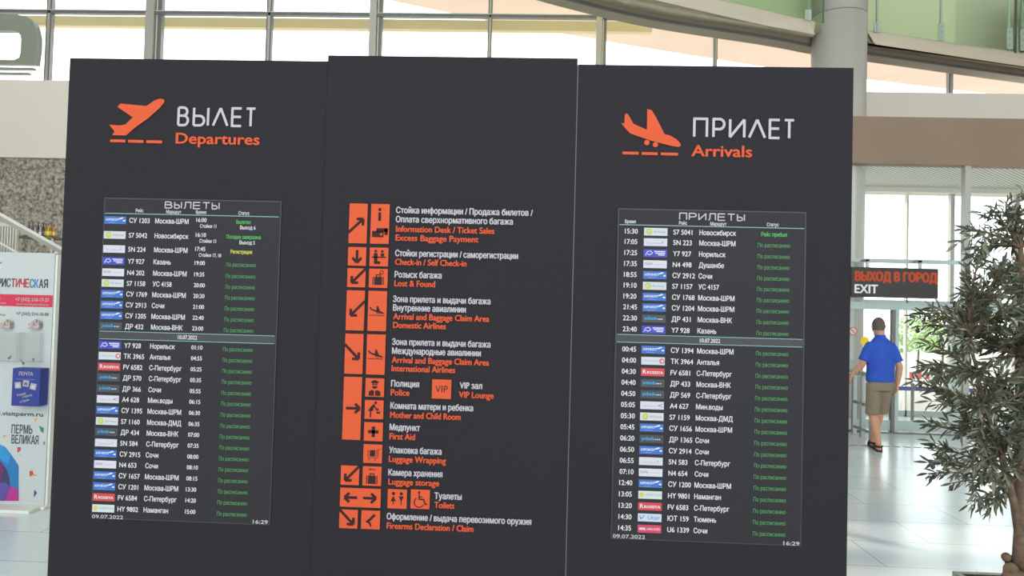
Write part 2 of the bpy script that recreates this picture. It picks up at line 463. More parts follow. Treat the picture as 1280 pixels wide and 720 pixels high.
# round column behind the entrance glass
cx0 = X(1048.5, 60, 12.3); cr = 64.5/F*12.3/2
c = MB(); COLM = mat('column paint', (190, 186, 178), .45)
c.lathe((cx0, 12.3, 0), [(cr, 0), (cr, Z(1048, 22, 12.3)-.008)], COLM, 40)
c.lathe((cx0, 12.3, 0), [(cr*.985, Z(1048, 22, 12.3)-.02), (cr*.985, Z(1048, 22, 12.3)+.02)], DARKALU, 40)
c.lathe((cx0, 12.3, 0), [(cr, Z(1048, 22, 12.3)+.008), (cr, CEIL)], COLM, 40)
c.build('column', kind=S, smooth=True)

# entrance glazing: posts, transom, door header, jambs, rails
def fr(parent, name, x0, y0, x1, y1, Y, d, m, front=True):
    a, z1 = at(x0, y0, Y); c_, z0 = at(x1, y1, Y)
    return MB().box(a, Y-d/2, z0, c_, Y+d/2, z1, m).build(name, parent)
w2 = bpy.data.objects.new('window_2', None); COL.objects.link(w2); w2['kind'] = S; w2.location = (5, YW, 0); w2['_w'] = (5, YW, 0)
xl, xr_ = ox0, XR
zt_ = Z(1140, 327, YW)
MB().box(xl, YW-.03, zt_-.03, X(1213, 329, YW), YW+.03, zt_+.03, TEAL).build('transom', w2)
zh0, zh1 = Z(1140, 388, YW), Z(1140, 379, YW)
MB().box(xl, YW-.07, zh0, XR, YW+.07, zh1, TEAL).build('door_header', w2)
xp = X(1206.5, 280, YW); MB().box(xp-.035, YW-.06, 0, xp+.05, YW+.06, bb, ALU).build('post', w2)
xq = X(1199, 450, YW); MB().box(xq-.13, YW-.04, 0, xq-.0, YW+.04, zh0, TEAL).build('post', w2)
MB().box(xl, YW-.005, zh1, XR, YW+.005, bb, GLASS).build('glass', w2)
MB().box(xq+.0, YW-.005, .1, XR, YW+.005, zh0, GLASS).build('glass', w2)
MB().box(xq, YW-.03, 0, XR, YW+.03, .14, TEAL).build('bottom_rail', w2)
d1 = bpy.data.objects.new('door_1', None); COL.objects.link(d1); d1['kind'] = S; d1.location = (5, YW, 0); d1['_w'] = (5, YW, 0)
xj = X(1118, 460, YW)
MB().box(xj-.06, YW-.05, 0, xj-.01, YW+.03, zh0, DARKALU).build('door_stile', d1)
MB().box(xj-.01, YW-.03, 0, xj+.05, YW+.05, zh0, TEAL).build('door_stile', d1)
MB().box(xj+.05, YW-.02, .03, xq-.13, YW+.02, .19, TEAL).build('bottom_rail', d1)
MB().box(xl, YW-.02, .03, xj-.06, YW+.02, .19, TEAL).build('bottom_rail', d1)
MB().box(xj+.05, YW-.004, .19, xq-.13, YW+.004, zh0, GLASS).build('glass', d1)
MB().box(xl, YW-.004, .19, xj-.06, YW+.004, zh0, GLASS).build('glass', d1)
MB().box(xl, YW-.1, .0, xq, YW+.1, .012, DARKALU).build('threshold', d1)
# outer glazing in the facade line
w3 = bpy.data.objects.new('window_3', None); COL.objects.link(w3); w3['kind'] = S; w3.location = (6, YG, 0); w3['_w'] = (6, YG, 0)
for px, py, w_ in ((1133, 300, .03), (1189, 300, .07), (1270, 330, .07), (1075, 300, .05)):
    x = X(px, py, YG); MB().box(x-w_/2, YG-.05, 0, x+w_/2, YG+.05, hdr_bot, ALU if w_ > .04 else WHITE).build('mullion', w3)
MB().box(ox0, YG-.05, 0, XR, YG+.05, .1, TEAL).build('bottom_rail', w3)
MB().box(ox0, YG-.05, Z(1150, 376, YG)-.06, XR, YG+.05, Z(1150, 376, YG), TEAL).build('transom', w3)
MB().box(ox0, YG-.004, .1, XR, YG+.004, hdr_bot, GLASS).build('glass', w3)

# inlaid strip in the floor before the doors
b = MB(); y0_ = 10.45
for k in range(26):
    b.box(3.6+k*.14, y0_, 0, 3.69+k*.14, y0_+.05, .003, DARKALU)
b.build('trim_7', kind=S)

# ---------------------------------------------------------------- the information stand
YP = 2.85
sx0, sx1 = -1.9646*YP/3, 1.1848*YP/3
seam_r = .1092*YP/3; seam_l = X(410, 73, YP)
zt_side = CAMZ+.9815*YP/3; zt_mid = CAMZ+1.0055*YP/3
stand = thing('information_stand', 'tall charcoal information stand with two flight boards and orange wayfinding pictograms', 'information stand', ((sx0+sx1)/2, YP+.06, 0))
for nm, xa, xb, y_, zt, lb in (('side_panel', sx0, seam_l-.0003, YP, zt_side, 'left charcoal panel carrying the departures board'),
                               ('centre_panel', seam_l, seam_r-.0016, YP-.0008, zt_mid, None),
                               ('side_panel', seam_r+.0016, sx1, YP, zt_side, 'right charcoal panel carrying the arrivals board')):
    b = MB().box(xa, y_, .0, xb, YP+.12, zt, CHAR); b.build(nm, stand, bevel=.001, label=lb)
MB().box(seam_r-.0014, YP, .02, seam_r+.0014, YP+.1, zt_side-.002, CHAREDGE).build('joint_strip', stand)
YV = YP-.0042            # vinyl on the panels
YS = YP-.006             # screen face
U = YP/F                 # metres per photo pixel on the panel

def PX(px, py): return at(px, py, YP)
def headline(parent, name, glyphs, zb, cap, w, y, m):
    b = MB()
    for ch, x0, x1 in glyphs:
        W = x1-x0; h = w/2
        def P(u, v): return (x0+h+u*(W-w), zb+h+v*(cap-w))
        def arc(cx, cy, rx, ry, a0, a1, k=10): return [P(cx+rx*math.cos(math.radians(a0+(a1-a0)*i/k)), cy+ry*math.sin(math.radians(a0+(a1-a0)*i/k))) for i in range(k+1)]
        st = {
            'В': [[P(0, 0), P(0, 1)], [P(0, 1), P(.45, 1)]+arc(.5, .77, .4, .23, 90, -90)+[P(0, .54)], [P(0, .54), P(.5, .54)]+arc(.55, .27, .45, .27, 90, -90)+[P(0, 0)]],
            'Ы': [[P(0, 1), P(0, 0)], [P(0, .54), P(.4, .54)]+arc(.4, .27, .32, .27, 90, -90)+[P(0, 0)], [P(1, 0), P(1, 1)]],
            'Λ': [[P(0, 0), P(.5, 1)], [P(.5, 1), P(1, 0)]],
            'Л': [[P(0, 0), P(.12, .05), P(.2, .25), P(.22, 1), P(1, 1), P(1, 0)]],
            'Е': [[P(1, 1), P(0, 1), P(0, 0), P(1, 0)], [P(0, .52), P(.95, .52)]],
            'Т': [[P(0, 1), P(1, 1)], [P(.5, 1), P(.5, 0)]],
            'П': [[P(0, 0), P(0, 1), P(1, 1), P(1, 0)]],
            'Р': [[P(0, 0), P(0, 1), P(.55, 1)]+arc(.55, .72, .45, .28, 90, -90)+[P(0, .44)]],
            'И': [[P(0, 1), P(0, 0)], [P(0, 0), P(1, 1)], [P(1, 1), P(1, 0)]],
        }[ch]
        for s in st: b.stroke(s, w, y, m)
    return b.build(name, parent)
def cx6(u, v): return PX(120+u/5.818, 110+v/5.818)
def cx7(u, v): return PX(770+u/5.333, 125+v/5.333)
zb = cx6(595, 280)[1]; cp = cx6(595, 135)[1]-zb
headline(stand, 'headline', [(ch, cx6(a, 210)[0], cx6(c_, 210)[0]) for ch, a, c_ in (('В', 595, 682), ('Ы', 707, 828), ('Λ', 848, 970), ('Е', 986, 1070), ('Т', 1088, 1170))], zb, cp, .0095, YV, VINYL)
x0, z = cx6(585, 404); x1 = cx6(1190, 404)[0]
MB().text('Departures', x0, z, x1, 13.3*U, YV, ORANGE, .0016).build('lettering', stand, label='orange bold lettering')
x0, z = cx7(512, 254); cp = cx7(512, 118)[1]-z
headline(stand, 'headline', [(ch, cx7(a, 190)[0], cx7(c_, 190)[0]) for ch, a, c_ in (('П', 512, 613), ('Р', 640, 728), ('И', 750, 862), ('Λ', 878, 1000), ('Е', 1015, 1097), ('Т', 1113, 1192))], z, cp, .0095, YV, VINYL)
x0, z = cx7(503, 375); x1 = cx7(903, 375)[0]
MB().text('Arrivals', x0, z, x1, 13.6*U, YV, ORANGE, .0016).build('lettering', stand, label='orange bold lettering')
b = MB().flat([cx6(*q) for q in ((100, 268), (178, 274), (218, 266), (272, 215), (160, 140), (182, 115), (370, 133), (430, 92), (465, 80), (492, 82), (503, 92), (500, 106), (470, 145), (380, 225), (300, 280), (222, 347), (122, 345), (140, 318))], YV, ORANGE)
for a, c_ in ((107, 218), (238, 350), (370, 484)):
    b.flat([cx6(a, 375+(a-107)*.025), cx6(c_, 377+(a-107)*.025), cx6(c_, 398+(a-107)*.025), cx6(a, 395+(a-107)*.025)][::-1], YV, ORANGE)
b.build('aeroplane_symbol', stand, label='orange take-off aeroplane')
b = MB().flat([cx7(*q) for q in ((33, 155), (55, 158), (58, 100), (72, 90), (85, 105), (115, 160), (205, 200), (207, 62), (238, 70), (265, 115), (322, 228), (360, 238), (400, 262), (428, 290), (430, 308), (415, 315), (370, 308), (240, 275), (95, 225), (65, 195))], YV, ORANGE)
for q, r in (((205, 285), 18), ((262, 299), 17)): b.disc(*cx7(*q), r/5.333*U, YV, ORANGE)
for a, c_ in ((42, 150), (170, 277), (298, 412)):
    b.flat([cx7(a, 345+(a-42)*.025), cx7(c_, 347+(a-42)*.025), cx7(c_, 366+(a-42)*.025), cx7(a, 363+(a-42)*.025)][::-1], YV, ORANGE)
b.build('aeroplane_symbol', stand, label='orange landing aeroplane with two wheels')

# wayfinding lines in the centre
ENTRIES = [
    (495.6, 266.5, 665.8, 'Стойка информации / Продажа билетов /', 0), (495.3, 277.9, 641, 'Оплата сверхнормативного багажа', 0),
    (495.5, 289.8, 618, 'Information Desk / Ticket Sales', 1), (495, 300.8, 598, 'Excess Baggage Payment', 1),
    (494.5, 320.2, 647.5, 'Стойки регистрации / саморегистрации', 0), (494.3, 331, 583, 'Check-in / Self Check-in', 1),
    (493.8, 346.8, 552, 'Розыск багажа', 0), (493.5, 357.7, 544, 'Lost & Found', 1),
    (491.8, 377.3, 613, 'Зона прилета и выдачи багажа', 0), (491.8, 388.2, 582.3, 'Внутренние авиалинии', 0), (492, 399, 611.5, 'Arrival and Baggage Claim Area', 1), (492, 409.7, 557.5, 'Domestic Airlines', 1),
    (490.6, 430.8, 613, 'Зона прилета и выдачи багажа', 0), (490.6, 442, 601, 'Международные авиалинии', 0), (490.2, 453.2, 611.4, 'Arrival and Baggage Claim Area', 1), (490, 463.7, 569, 'International Airlines', 1),
    (489.4, 482.8, 524, 'Полиция', 0), (489, 493.8, 512, 'Police', 1), (575, 485.2, 602.5, 'VIP зал', 0), (574, 496.6, 617, 'VIP Lounge', 1),
    (488.6, 510.4, 591.4, 'Комната матери и ребенка', 0), (488.2, 521.8, 576, 'Mother and Child Room', 1),
    (487.6, 537.2, 525, 'Медпункт', 0), (487.4, 548.6, 519, 'First Aid', 1), (487, 565.7, 552, 'Упаковка багажа', 0), (486.6, 576.7, 557.5, 'Luggage Wrapping', 1),
    (486, 593.7, 553, 'Камера хранения', 0), (486, 605, 549, 'Luggage storage', 1), (543.5, 623, 577, 'Туалеты', 0), (543.3, 634.3, 568, 'Toilets', 1),
    (484, 648.5, 664, 'Оформление / выдача перевозимого оружия', 0), (484, 660, 592, 'Firearms Declaration / Claim', 1)]
for xa, yb, xb, s, o_ in ENTRIES:
    x0, z = PX(xa, yb); x1 = X(xb, yb, YP)
    MB().text(s, x0, z, x1, 7.4*U, YV-.002, ORANGE if o_ else VINYL, .00105).build('lettering', stand, label='orange English line' if o_ else 'white Russian line')

# pictogram tiles
C1 = (X(436.9, 279, YP), X(459.4, 279, YP)); C2 = (X(463.9, 279, YP), X(487, 279, YP))
YT = YP-.0062; YGl = YT-.0008
def tile(x0, x1, ya, yb, sym, name, xr=445):
    zt, zb_ = Z(xr, ya, YP), Z(xr, yb, YP)
    b = MB().box(x0, YT, zb_, x1, YP-.003, zt, ORANGE)
    w, h = x1-x0, zt-zb_; cx, cz = (x0+x1)/2, (zt+zb_)/2
    k = .0725                                     # one module
    def P(u, v): return (cx+u*k/2, cz+v*k/2)
    def S_(pts, wd=.13): b.stroke([P(*q) for q in pts], wd*k, YGl, GLYPH)
    def R(u0, v0, u1, v1, m=GLYPH): b.rect(*P(u0, v0), *P(u1, v1), YGl, m)
    def D(u, v, r): b.disc(*P(u, v), r*k/2, YGl, GLYPH, 14)
    def Pol(q, m=GLYPH): b.flat([P(*t_) for t_ in q], YGl, m)
    def arrow(dx, dy, cu=0, cv=0, ln=1.0, tail=None):
        n_ = math.hypot(dx, dy); dx, dy = dx/n_, dy/n_
        tip = (cu+dx*.62*ln, cv+dy*.62*ln); tl = tail or (cu-dx*.68*ln, cv-dy*.68*ln)
        S_([tl, tip], .14)
        for s in (1, -1):
            c_, s_ = math.cos(math.radians(135)*s), math.sin(math.radians(135)*s)
            S_([(tip[0]+dx*.04, tip[1]+dy*.04), (tip[0]+(dx*c_-dy*s_)*.68, tip[1]+(dx*s_+dy*c_)*.68)], .14)
    sym(dict(S=S_, R=R, D=D, Pol=Pol, arrow=arrow, b=b, P=P, k=k))
    return b.build(name, stand)
def NE(t): t['arrow'](1, 1, .05, 0, 1.05, (-.98, -.98))
def SW(t): t['arrow'](-1, -1, 0, -.05, 1.05, (.98, .98))
def SE(t): t['arrow'](1, -1, .05, -.05, 1.05, (-.98, .98))
def DN(t): t['arrow'](0, -1, 0, 0)
def RT(t): t['arrow'](1, 0, .1, 0, 1.1)
def LR(t):
    t['arrow'](-1, 0, -1.0, 0); t['arrow'](1, 0, .98, 0)
def info(t):
    t['D'](-.05, 1.5, .17); t['R'](-.2, .3, .1, 1.2)
    t['R'](-.35, -.85, .85, -.45); t['R'](.5, -1.15, .85, -.45); t['R'](-.8, -1.4, .42, -.75)
    t['S']([(-.65, -.95), (-.25, -.95)], .05); t['b'].stroke([t['P'](.0, -1.08), t['P'](.32, -1.08)], .05*t['k'], YGl-.0003, ORANGE); t['b'].stroke([t['P'](.16, -.92), t['P'](.16, -1.24)], .05*t['k'], YGl-.0003, ORANGE)
def checkin(t):
    t['D'](-.35, .6, .15); t['Pol']([(-.55, .4), (-.15, .4), (-.15, -.75), (-.5, -.75)]); t['R'](-.75, -.1, .75, .03)
    t['D'](.35, .58, .14); t['Pol']([(.15, .38), (.6, .38), (.5, .05), (.2, .05)]); t['D'](.0, -.6, .17)
def suitcase(t, ox=0, oy=-.15):
    t['R'](-.4+ox, -.55+oy, .4+ox, .3+oy); t['R'](-.58+ox, -.55+oy, -.48+ox, .3+oy); t['R'](.48+ox, -.55+oy, .58+ox, .3+oy)
    t['S']([(-.2+ox, .3+oy), (-.2+ox, .5+oy), (.2+ox, .5+oy), (.2+ox, .3+oy)], .05)
def ring(t, u, v, r, w): t['S']([(u+r*math.cos(i*math.pi/7), v+r*math.sin(i*math.pi/7)) for i in range(15)], w)
def lost(t): suitcase(t); ring(t, .35, .62, .18, .035); t['S']([(.22, .48), (.1, .35)], .05)
def plane(t):
    t['Pol']([(-.85, .4), (-.7, .42), (-.5, .18), (-.1, .08), (-.05, .55), (.1, .5), (.3, .0), (.6, -.12), (.82, -.3), (.5, -.28), (-.3, -.05), (-.7, .12)])
    t['D'](.0, -.22, .07); t['D'](.2, -.28, .07); t['S']([(-.8, -.45), (.75, -.45)], .035)
def police(t):
    t['Pol']([(-.42, .62), (0, .8), (.42, .62), (.3, .42), (-.3, .42)]); t['Pol']([(-.3, .36), (.3, .36), (.26, .0), (.1, -.12), (-.1, -.12), (-.26, 0)])
    t['b'].stroke([t['P'](-.28, .2), t['P'](.28, .2)], .05*t['k'], YGl-.0003, ORANGE)
    t['Pol']([(-.62, -.85), (-.6, -.42), (-.3, -.25), (-.06, -.32), (-.06, -.85)]); t['Pol']([(.06, -.85), (.06, -.32), (.3, -.25), (.6, -.42), (.62, -.85)])
def mother(t):
    t['D'](.15, .72, .15); t['Pol']([(-.05, .6), (.1, .52), (-.05, .15), (-.1, -.15), (-.65, -.15), (-.35, .3)]); t['R'](-.42, -.8, -.28, -.15)
    t['S']([(-.0, .4), (.35, -.1)], .07); t['D'](.32, -.02, .09); t['Pol']([(.2, -.2), (.7, -.2), (.6, -.4), (.3, -.4)]); t['S']([(.5, -.1), (.35, .2)], .04)
def cross(t): t['R'](-.17, -.55, .17, .55); t['R'](-.55, -.17, .55, .17)
def wrap(t):
    t['R'](-.3, -.28, .25, .38); t['R'](-.5, -.35, -.44, .4); t['R'](.38, -.35, .43, .4); t['R'](-.5, -.42, .6, -.37); t['S']([(.55, -.4), (.55, .45), (.8, .5)], .03)
    for u in (-.35, .25): t['D'](u, -.58, .07)
def store(t): suitcase(t, 0, -.25); t['D'](-.22, .68, .09); t['R'](-.2, .65, .35, .72); t['R'](.24, .58, .3, .66)
def toilet(t):
    t['D'](-.4, .55, .17); t['Pol']([(-.4, .32), (-.12, -.25), (-.68, -.25)]); t['R'](-.45, -.6, -.35, -.25)
    t['D'](.42, .55, .17); t['Pol']([(.15, .28), (.69, .28), (.42, -.28)]); t['R'](.37, -.6, .47, -.2)
def chair(t):
    t['D'](-.12, .68, .13); t['S']([(-.12, .5), (-.1, -.0), (.35, -.0), (.55, -.5), (.75, -.45)], .07); t['S']([(-.1, .25), (.25, .25)], .05)
    t['S']([(-.1+.5*math.cos(math.radians(a)), -.32+.5*math.sin(math.radians(a))) for a in range(125, 345, 15)], .05)
def gun(t): t['S']([(.45, .55), (-.3, -.2)], .13); t['Pol']([(-.55, -.2), (-.2, .1), (.15, -.6), (-.0, -.72), (-.18, -.38)])
def vip(t): t['b'].text('VIP', t['P'](-.66, 0)[0], t['P'](0, -.33)[1], t['P'](.66, 0)[0], .68*t['k']/2, YGl, GLYPH)
for c_, ya, yb, sy, nm in ((C1, 254.6, 304.2, NE, 'arrow_tile'), (C2, 254.6, 304.2, info, 'pictogram_tile'), (C1, 309, 332.2, DN, 'arrow_tile'), (C2, 309, 332.2, checkin, 'pictogram_tile'),
                           (C1, 335.4, 359, SW, 'arrow_tile'), (C2, 335.4, 359, lost, 'pictogram_tile'), (C1, 363, 413, SW, 'arrow_tile'), (C2, 363, 413, plane, 'pictogram_tile'),
                           (C1, 417.2, 467.3, SE, 'arrow_tile'), (C2, 417.2, 467.3, plane, 'pictogram_tile'), (C1, 471, 549.5, RT, 'arrow_tile'),
                           (C2, 471.9, 495, police, 'pictogram_tile'), (C2, 499.3, 522.8, mother, 'pictogram_tile'), (C2, 526.9, 550.3, cross, 'pictogram_tile'), (C2, 554.4, 577.7, wrap, 'pictogram_tile'),
                           (C1, 581.9, 606, SW, 'arrow_tile'), (C2, 581.9, 606, store, 'pictogram_tile'), ((C1[0], C2[1]), 609.7, 633.4, LR, 'arrow_tile'),
                           (C1, 637, 660.2, SE, 'arrow_tile'), (C2, 637, 660.2, gun, 'pictogram_tile')):
    tile(*c_, ya, yb, sy, nm)
tile(X(485, 623, YP), X(508.8, 623, YP), 611.2, 635.2, toilet, 'pictogram_tile', 497); tile(X(513.7, 624, YP), X(537.4, 624, YP), 611.6, 635.6, chair, 'pictogram_tile', 525); tile(X(540.3, 486, YP), X(564.2, 486, YP), 474.2, 498.2, vip, 'pictogram_tile', 552)

# flight boards
def screen(xa, xb, lb):
    zt, zb_ = CAMZ+.4065*YP/3, CAMZ-.8750*YP/3
    b = MB().box(xa-.004, YS+.0015, zb_-.004, xb+.004, YP+.04, zt+.004, mat('screen bezel', (40, 39, 43), .4))
    b.box(xa, YS, zb_, xb, YS+.004, zt, SCREEN)
    o = b.build('display_screen', stand, label=lb)
    return o, zt, zb_
YE = YS-.0008
lsx0, lsx1 = -1.7880*YP/3, -1.0678*YP/3
rsx0, rsx1 = .2841*YP/3, 1.0055*YP/3
LEFT, ltop, lbot = screen(lsx0, lsx1, 'departures board with white and green rows')
RIGHT, rtop, rbot = screen(rsx0, rsx1, 'arrivals board with white and green rows')

def logo(parent, kind_, x0, z0, x1, z1):
    b = MB(); y, y2 = YE, YE-.0006; w, h = x1-x0, z1-z0
    def T(s, u0, v, u1, cap, m, bold=0): b.text(s, x0+u0*w, z0+v*h, x0+u1*w, cap*h, y2, m, bold)
    wt = L('white', (225, 232, 240))
    if kind_ == 'su':
        b.rect(x0, z0, x1, z1, y, L('blue', (38, 104, 196))); T('АЭРОФЛОТ', .06, .42, .66, .28, wt, .0003)
        b.flat([(x0+.6*w, z0+.62*h), (x0+.8*w, z0+.9*h), (x0+.9*w, z0+.82*h), (x0+.74*w, z0+.62*h)], y2, wt)
        b.rect(x0+.86*w, z0+.35*h, x0+.96*w, z0+.55*h, y2, wt); b.rect(x0+.2*w, z0+.16*h, x0+.55*w, z0+.22*h, y2, L('pale blue', (120, 165, 220)))
    elif kind_ == 's7':
        b.rect(x0, z0, x1, z1, y, L('pale', (205, 214, 220))); b.disc(x0+.22*w, z0+.5*h, .4*h, y2, L('lime', (178, 205, 60)))
        b.text('S7', x0+.16*w, z0+.34*h, x0+.28*w, .34*h, y2-.0004, wt); T('Airlines', .4, .34, .92, .36, L('slate', (130, 150, 160)))
    elif kind_ == '5n':
        b.rect(x0, z0, x1, z1, y, L('ice', (208, 212, 226))); T('Smartavia', .15, .28, .7, .22, L('mist', (150, 165, 195)))
        b.flat([(x0+.72*w, z0+.3*h), (x0+.84*w, z0+.75*h), (x0+.8*w, z0+.4*h)], y2, L('slate', (130, 150, 160)))
    elif kind_ == 'y7':
        b.rect(x0, z0, x1, z1, y, L('ultramarine', (46, 52, 190)))
        b.stroke([(x0+.08*w, z0+.2*h), (x0+.16*w, z0+.7*h), (x0+.3*w, z0+.8*h), (x0+.38*w, z0+.5*h), (x0+.26*w, z0+.28*h), (x0+.16*w, z0+.45*h)], .08*h, y2, wt)
        for k_, (u0, u1) in enumerate(((.45, .92), (.5, .92), (.62, .9))): b.rect(x0+u0*w, z0+(.68-.22*k_)*h, x0+u1*w, z0+(.8-.22*k_)*h, y2, wt)
    elif kind_ == 'n4':
        b.rect(x0, z0, x1, z1, y, L('snow', (212, 216, 228))); T('NW', .08, .36, .4, .36, L('magenta grey', (150, 70, 110)))
        b.rect(x0+.45*w, z0+.45*h, x0+.9*w, z0+.5*h, y2, L('mist', (150, 165, 195)))
    elif kind_ == 'dp':
        b.rect(x0, z0, x1, z1, y, L('night', (48, 58, 68))); T('pobeda', .1, .36, .62, .42, L('cyan', (40, 160, 215)), .0004)
        for u in (.68, .76, .84): b.disc(x0+u*w, z0+.46*h, .08*h, y2, wt, 8)
    elif kind_ == 'tk':
        b.rect(x0, z0, x1, z1, y, L('pale', (205, 214, 220))); T('TURKISH AIRLINES', .06, .4, .74, .2, L('mist', (150, 165, 195)))
        b.disc(x0+.88*w, z0+.5*h, .33*h, y2, L('red', (205, 52, 58))); b.disc(x0+.89*w, z0+.5*h, .2*h, y2-.0004, L('pale', (205, 214, 220)))
    elif kind_ == 'fv':
        b.rect(x0, z0, x1, z1, y, L('red', (205, 52, 58))); T('R', .08, .28, .22, .5, wt, .0004); T('ROSSIYA', .26, .3, .94, .32, wt, .0004)
    elif kind_ == 'hy':
        b.rect(x0, z0, x1, z1, y, L('pale green', (205, 220, 214))); b.disc(x0+.14*w, z0+.5*h, .3*h, y2, L('straw', (205, 200, 90))); T('UZBEKISTAN', .28, .4, .96, .28, L('sky', (120, 165, 190)))
    elif kind_ == 'a4':
        b.rect(x0, z0, x1, z1, y, L('ice', (208, 212, 226))); T('AZIMUTH', .08, .28, .7, .24, L('rose', (190, 165, 175)))
        b.stroke([(x0+.95*w, z0+.7*h), (x0+.75*w, z0+.5*h), (x0+.95*w, z0+.35*h)], .07*h, y2, L('moss', (80, 120, 105)))
    elif kind_ == 'ut':
        b.rect(x0, z0, x1, z1, y, L('powder blue', (196, 214, 232))); T('Utair', .42, .28, .94, .5, L('navy', (80, 105, 160)))
        b.stroke([(x0+.08*w, z0+.75*h), (x0+.12*w, z0+.3*h), (x0+.28*w, z0+.78*h)], .1*h, y2, L('navy', (80, 105, 160)))
    elif kind_ == 'u6':
        b.rect(x0, z0, x1, z1, y, L('crimson', (205, 50, 92))); T('URAL', .06, .36, .34, .3, wt, .0005); T('AIRLINES', .38, .36, .94, .28, wt)
    return b.build('airline_logo', parent)
AIR = {'СУ': 'su', 'S7': 's7', '5N': '5n', 'Y7': 'y7', 'N4': 'n4', 'ДР': 'dp', 'ТК': 'tk', 'FV': 'fv', 'HY': 'hy', 'A4': 'a4', 'ЮТ': 'ut', 'U6': 'u6'}
SCHED = 'По расписанию'
DEP = [('СУ 1203', 'Москва-ШРМ', '16:00', 276), ('S7 5042', 'Новосибирск', '16:10', 294.5), ('5N 224', 'Москва-ШРМ', '17:45', 312), ('Y7 927', 'Казань', '19:00', 327), ('N4 202', 'Москва-ШРМ', '19:35', 341.2),
       ('S7 1158', 'УС 4158', '20:00', 354.6), ('СУ 1769', 'Москва-ШРМ', '20:20', 368), ('СУ 2913', 'Сочи', '21:00', 381.5), ('СУ 1205', 'Москва-ШРМ', '22:40', 395), ('ДР 432', 'Москва-ВНК', '23:00', 408.3),
       ('Y7 928', 'Норильск', '01:10', 432), ('ТК 3965', 'Анталья', '04:55', 445.5), ('FV 6582', 'С-Петербург', '05:25', 459), ('ДР 570', 'С-Петербург', '05:35', 472.5), ('ДР 366', 'Сочи', '05:55', 486.2),
       ('A4 628', 'Мин.воды', '06:15', 499.5), ('СУ 1395', 'Москва-ШРМ', '06:30', 513.2), ('S7 1160', 'Москва-ДМД', '06:35', 527), ('ДР 434', 'Москва-ВНК', '07:00', 540.4), ('5N 584', 'С-Петербург', '07:35', 554),
       ('СУ 2915', 'Сочи', '08:00', 567.6), ('N4 653', 'Сочи', '08:10', 581), ('СУ 1657', 'Москва-ШРМ', '08:15', 594.7), ('СУ 1201', 'Москва-ШРМ', '13:30', 608.4), ('FV 6584', 'С-Петербург', '14:20', 622), ('HY 9802', 'Наманган', '15:00', 636)]
ARR = [('15:30', 'S7 5041', 'Новосибирск', 289), ('17:05', '5N 223', 'Москва-ШРМ', 302), ('17:25', 'Y7 927', 'Норильск', 315.8), ('17:35', 'N4 498', 'Душанбе', 329.4), ('18:55', 'СУ 2912', 'Сочи', 343),
       ('19:10', 'S7 1157', 'УС 4157', 356.4), ('19:20', 'СУ 1768', 'Москва-ШРМ', 370), ('21:45', 'СУ 1204', 'Москва-ШРМ', 383.4), ('22:30', 'ДР 431', 'Москва-ВНК', 397.2), ('23:40', 'Y7 928', 'Казань', 411),
       ('00:45', 'СУ 1394', 'Москва-ШРМ', 436), ('04:00', 'ТК 3964', 'Анталья', 449.8), ('04:30', 'FV 6581', 'С-Петербург', 463.8), ('04:40', 'ДР 433', 'Москва-ВНК', 477.5), ('04:50', 'ДР 569', 'С-Петербург', 491.4),
       ('05:05', 'A4 627', 'Мин.воды', 505.2), ('05:30', 'S7 1159', 'Москва-ДМД', 519.2), ('05:45', 'СУ 1656', 'Москва-ШРМ', 533), ('06:20', 'ДР 1365', 'Сочи', 547), ('06:50', 'СУ 2914', 'Сочи', 561),
       ('06:55', '5N 583', 'С-Петербург', 574.8), ('07:10', 'N4 654', 'Сочи', 588.8), ('12:40', 'СУ 1200', 'Москва-ШРМ', 602.6), ('13:05', 'HY 9801', 'Наманган', 616.7), ('13:20', 'FV 6583', 'С-Петербург', 631), ('14:30', 'ЮТ 159', 'Тюмень', 645), ('14:35', 'U6 1339', 'Сочи', 659)]
def wtext(s, cap, k=.62):                          # natural width at a cap height, condensed
    v, f, a, c_ = text_geo(s); return (c_-a)*cap/CAP*k
capF = 6.0*U
def txt(b, s, x0, zc, cap, m, k=.8, bold=.0004, x1=None):
    w = wtext(s, cap, k); b.text(s, x0, zc-cap/2, x1 if x1 else x0+w, cap, YE, m, bold)
lx = {n_: X(px, 276, YP) for n_, px in dict(l0=131.8, l1=159, f=163, r=195.3, t=246.5, st=283).items()}
ref = X(175, 276, YP)
def zrow(x, py, px): return Z(px, py, YP)
for i, (fl_, rt, tm, py) in enumerate(DEP):
    pxf = 175-(py-276)*.04
    z = Z(pxf, py, YP)
    logo(LEFT, AIR[fl_.split()[0]], lx['l0'], z-4.9*U, lx['l1'], z+4.7*U)
    b = MB(); txt(b, fl_, lx['f'], z, capF, SCRTXT, .86); b.build('flight_number', LEFT); b = MB(); txt(b, rt, lx['r'], z, capF, SCRTXT, .775); b.build('destination_name', LEFT); b = MB()
    dz = 2.5*U if i < 3 else 0
    txt(b, tm, lx['t'], z+dz, 5.1*U, SCRTXT, .88); b.build('flight_time', LEFT); b = MB()
    if i < 3:
        s = ('Стойки 11', 'Стойки 13', 'Стойки 17, 18')[i]; txt(b, s, lx['t']+5*U, z-5.2*U, 4.4*U, SCRTXT, .72, .0003); b.build('desk_number', LEFT); b = MB()
        s = ('Вылетел', 'Посадка завершена', 'Регистрация')[i]; zz = z+1.0*U if i < 2 else z
        txt(b, s, (lx['st']+(14, 2, 8)[i]*U), zz, 4.6*U, (SCRLIME, SCRLIME, SCRYEL)[i], .68, .0003)
        if i < 2: txt(b, ('Выход 6', 'Выход 5')[i], lx['st']+19*U, z-6*U, 4.6*U, SCRTXT, .78, .0003)
    else: txt(b, SCHED, lx['st']+3*U, z-1.2*U, 4.8*U, SCRGREEN, .72, .0001)
    b.build('flight_status', LEFT)
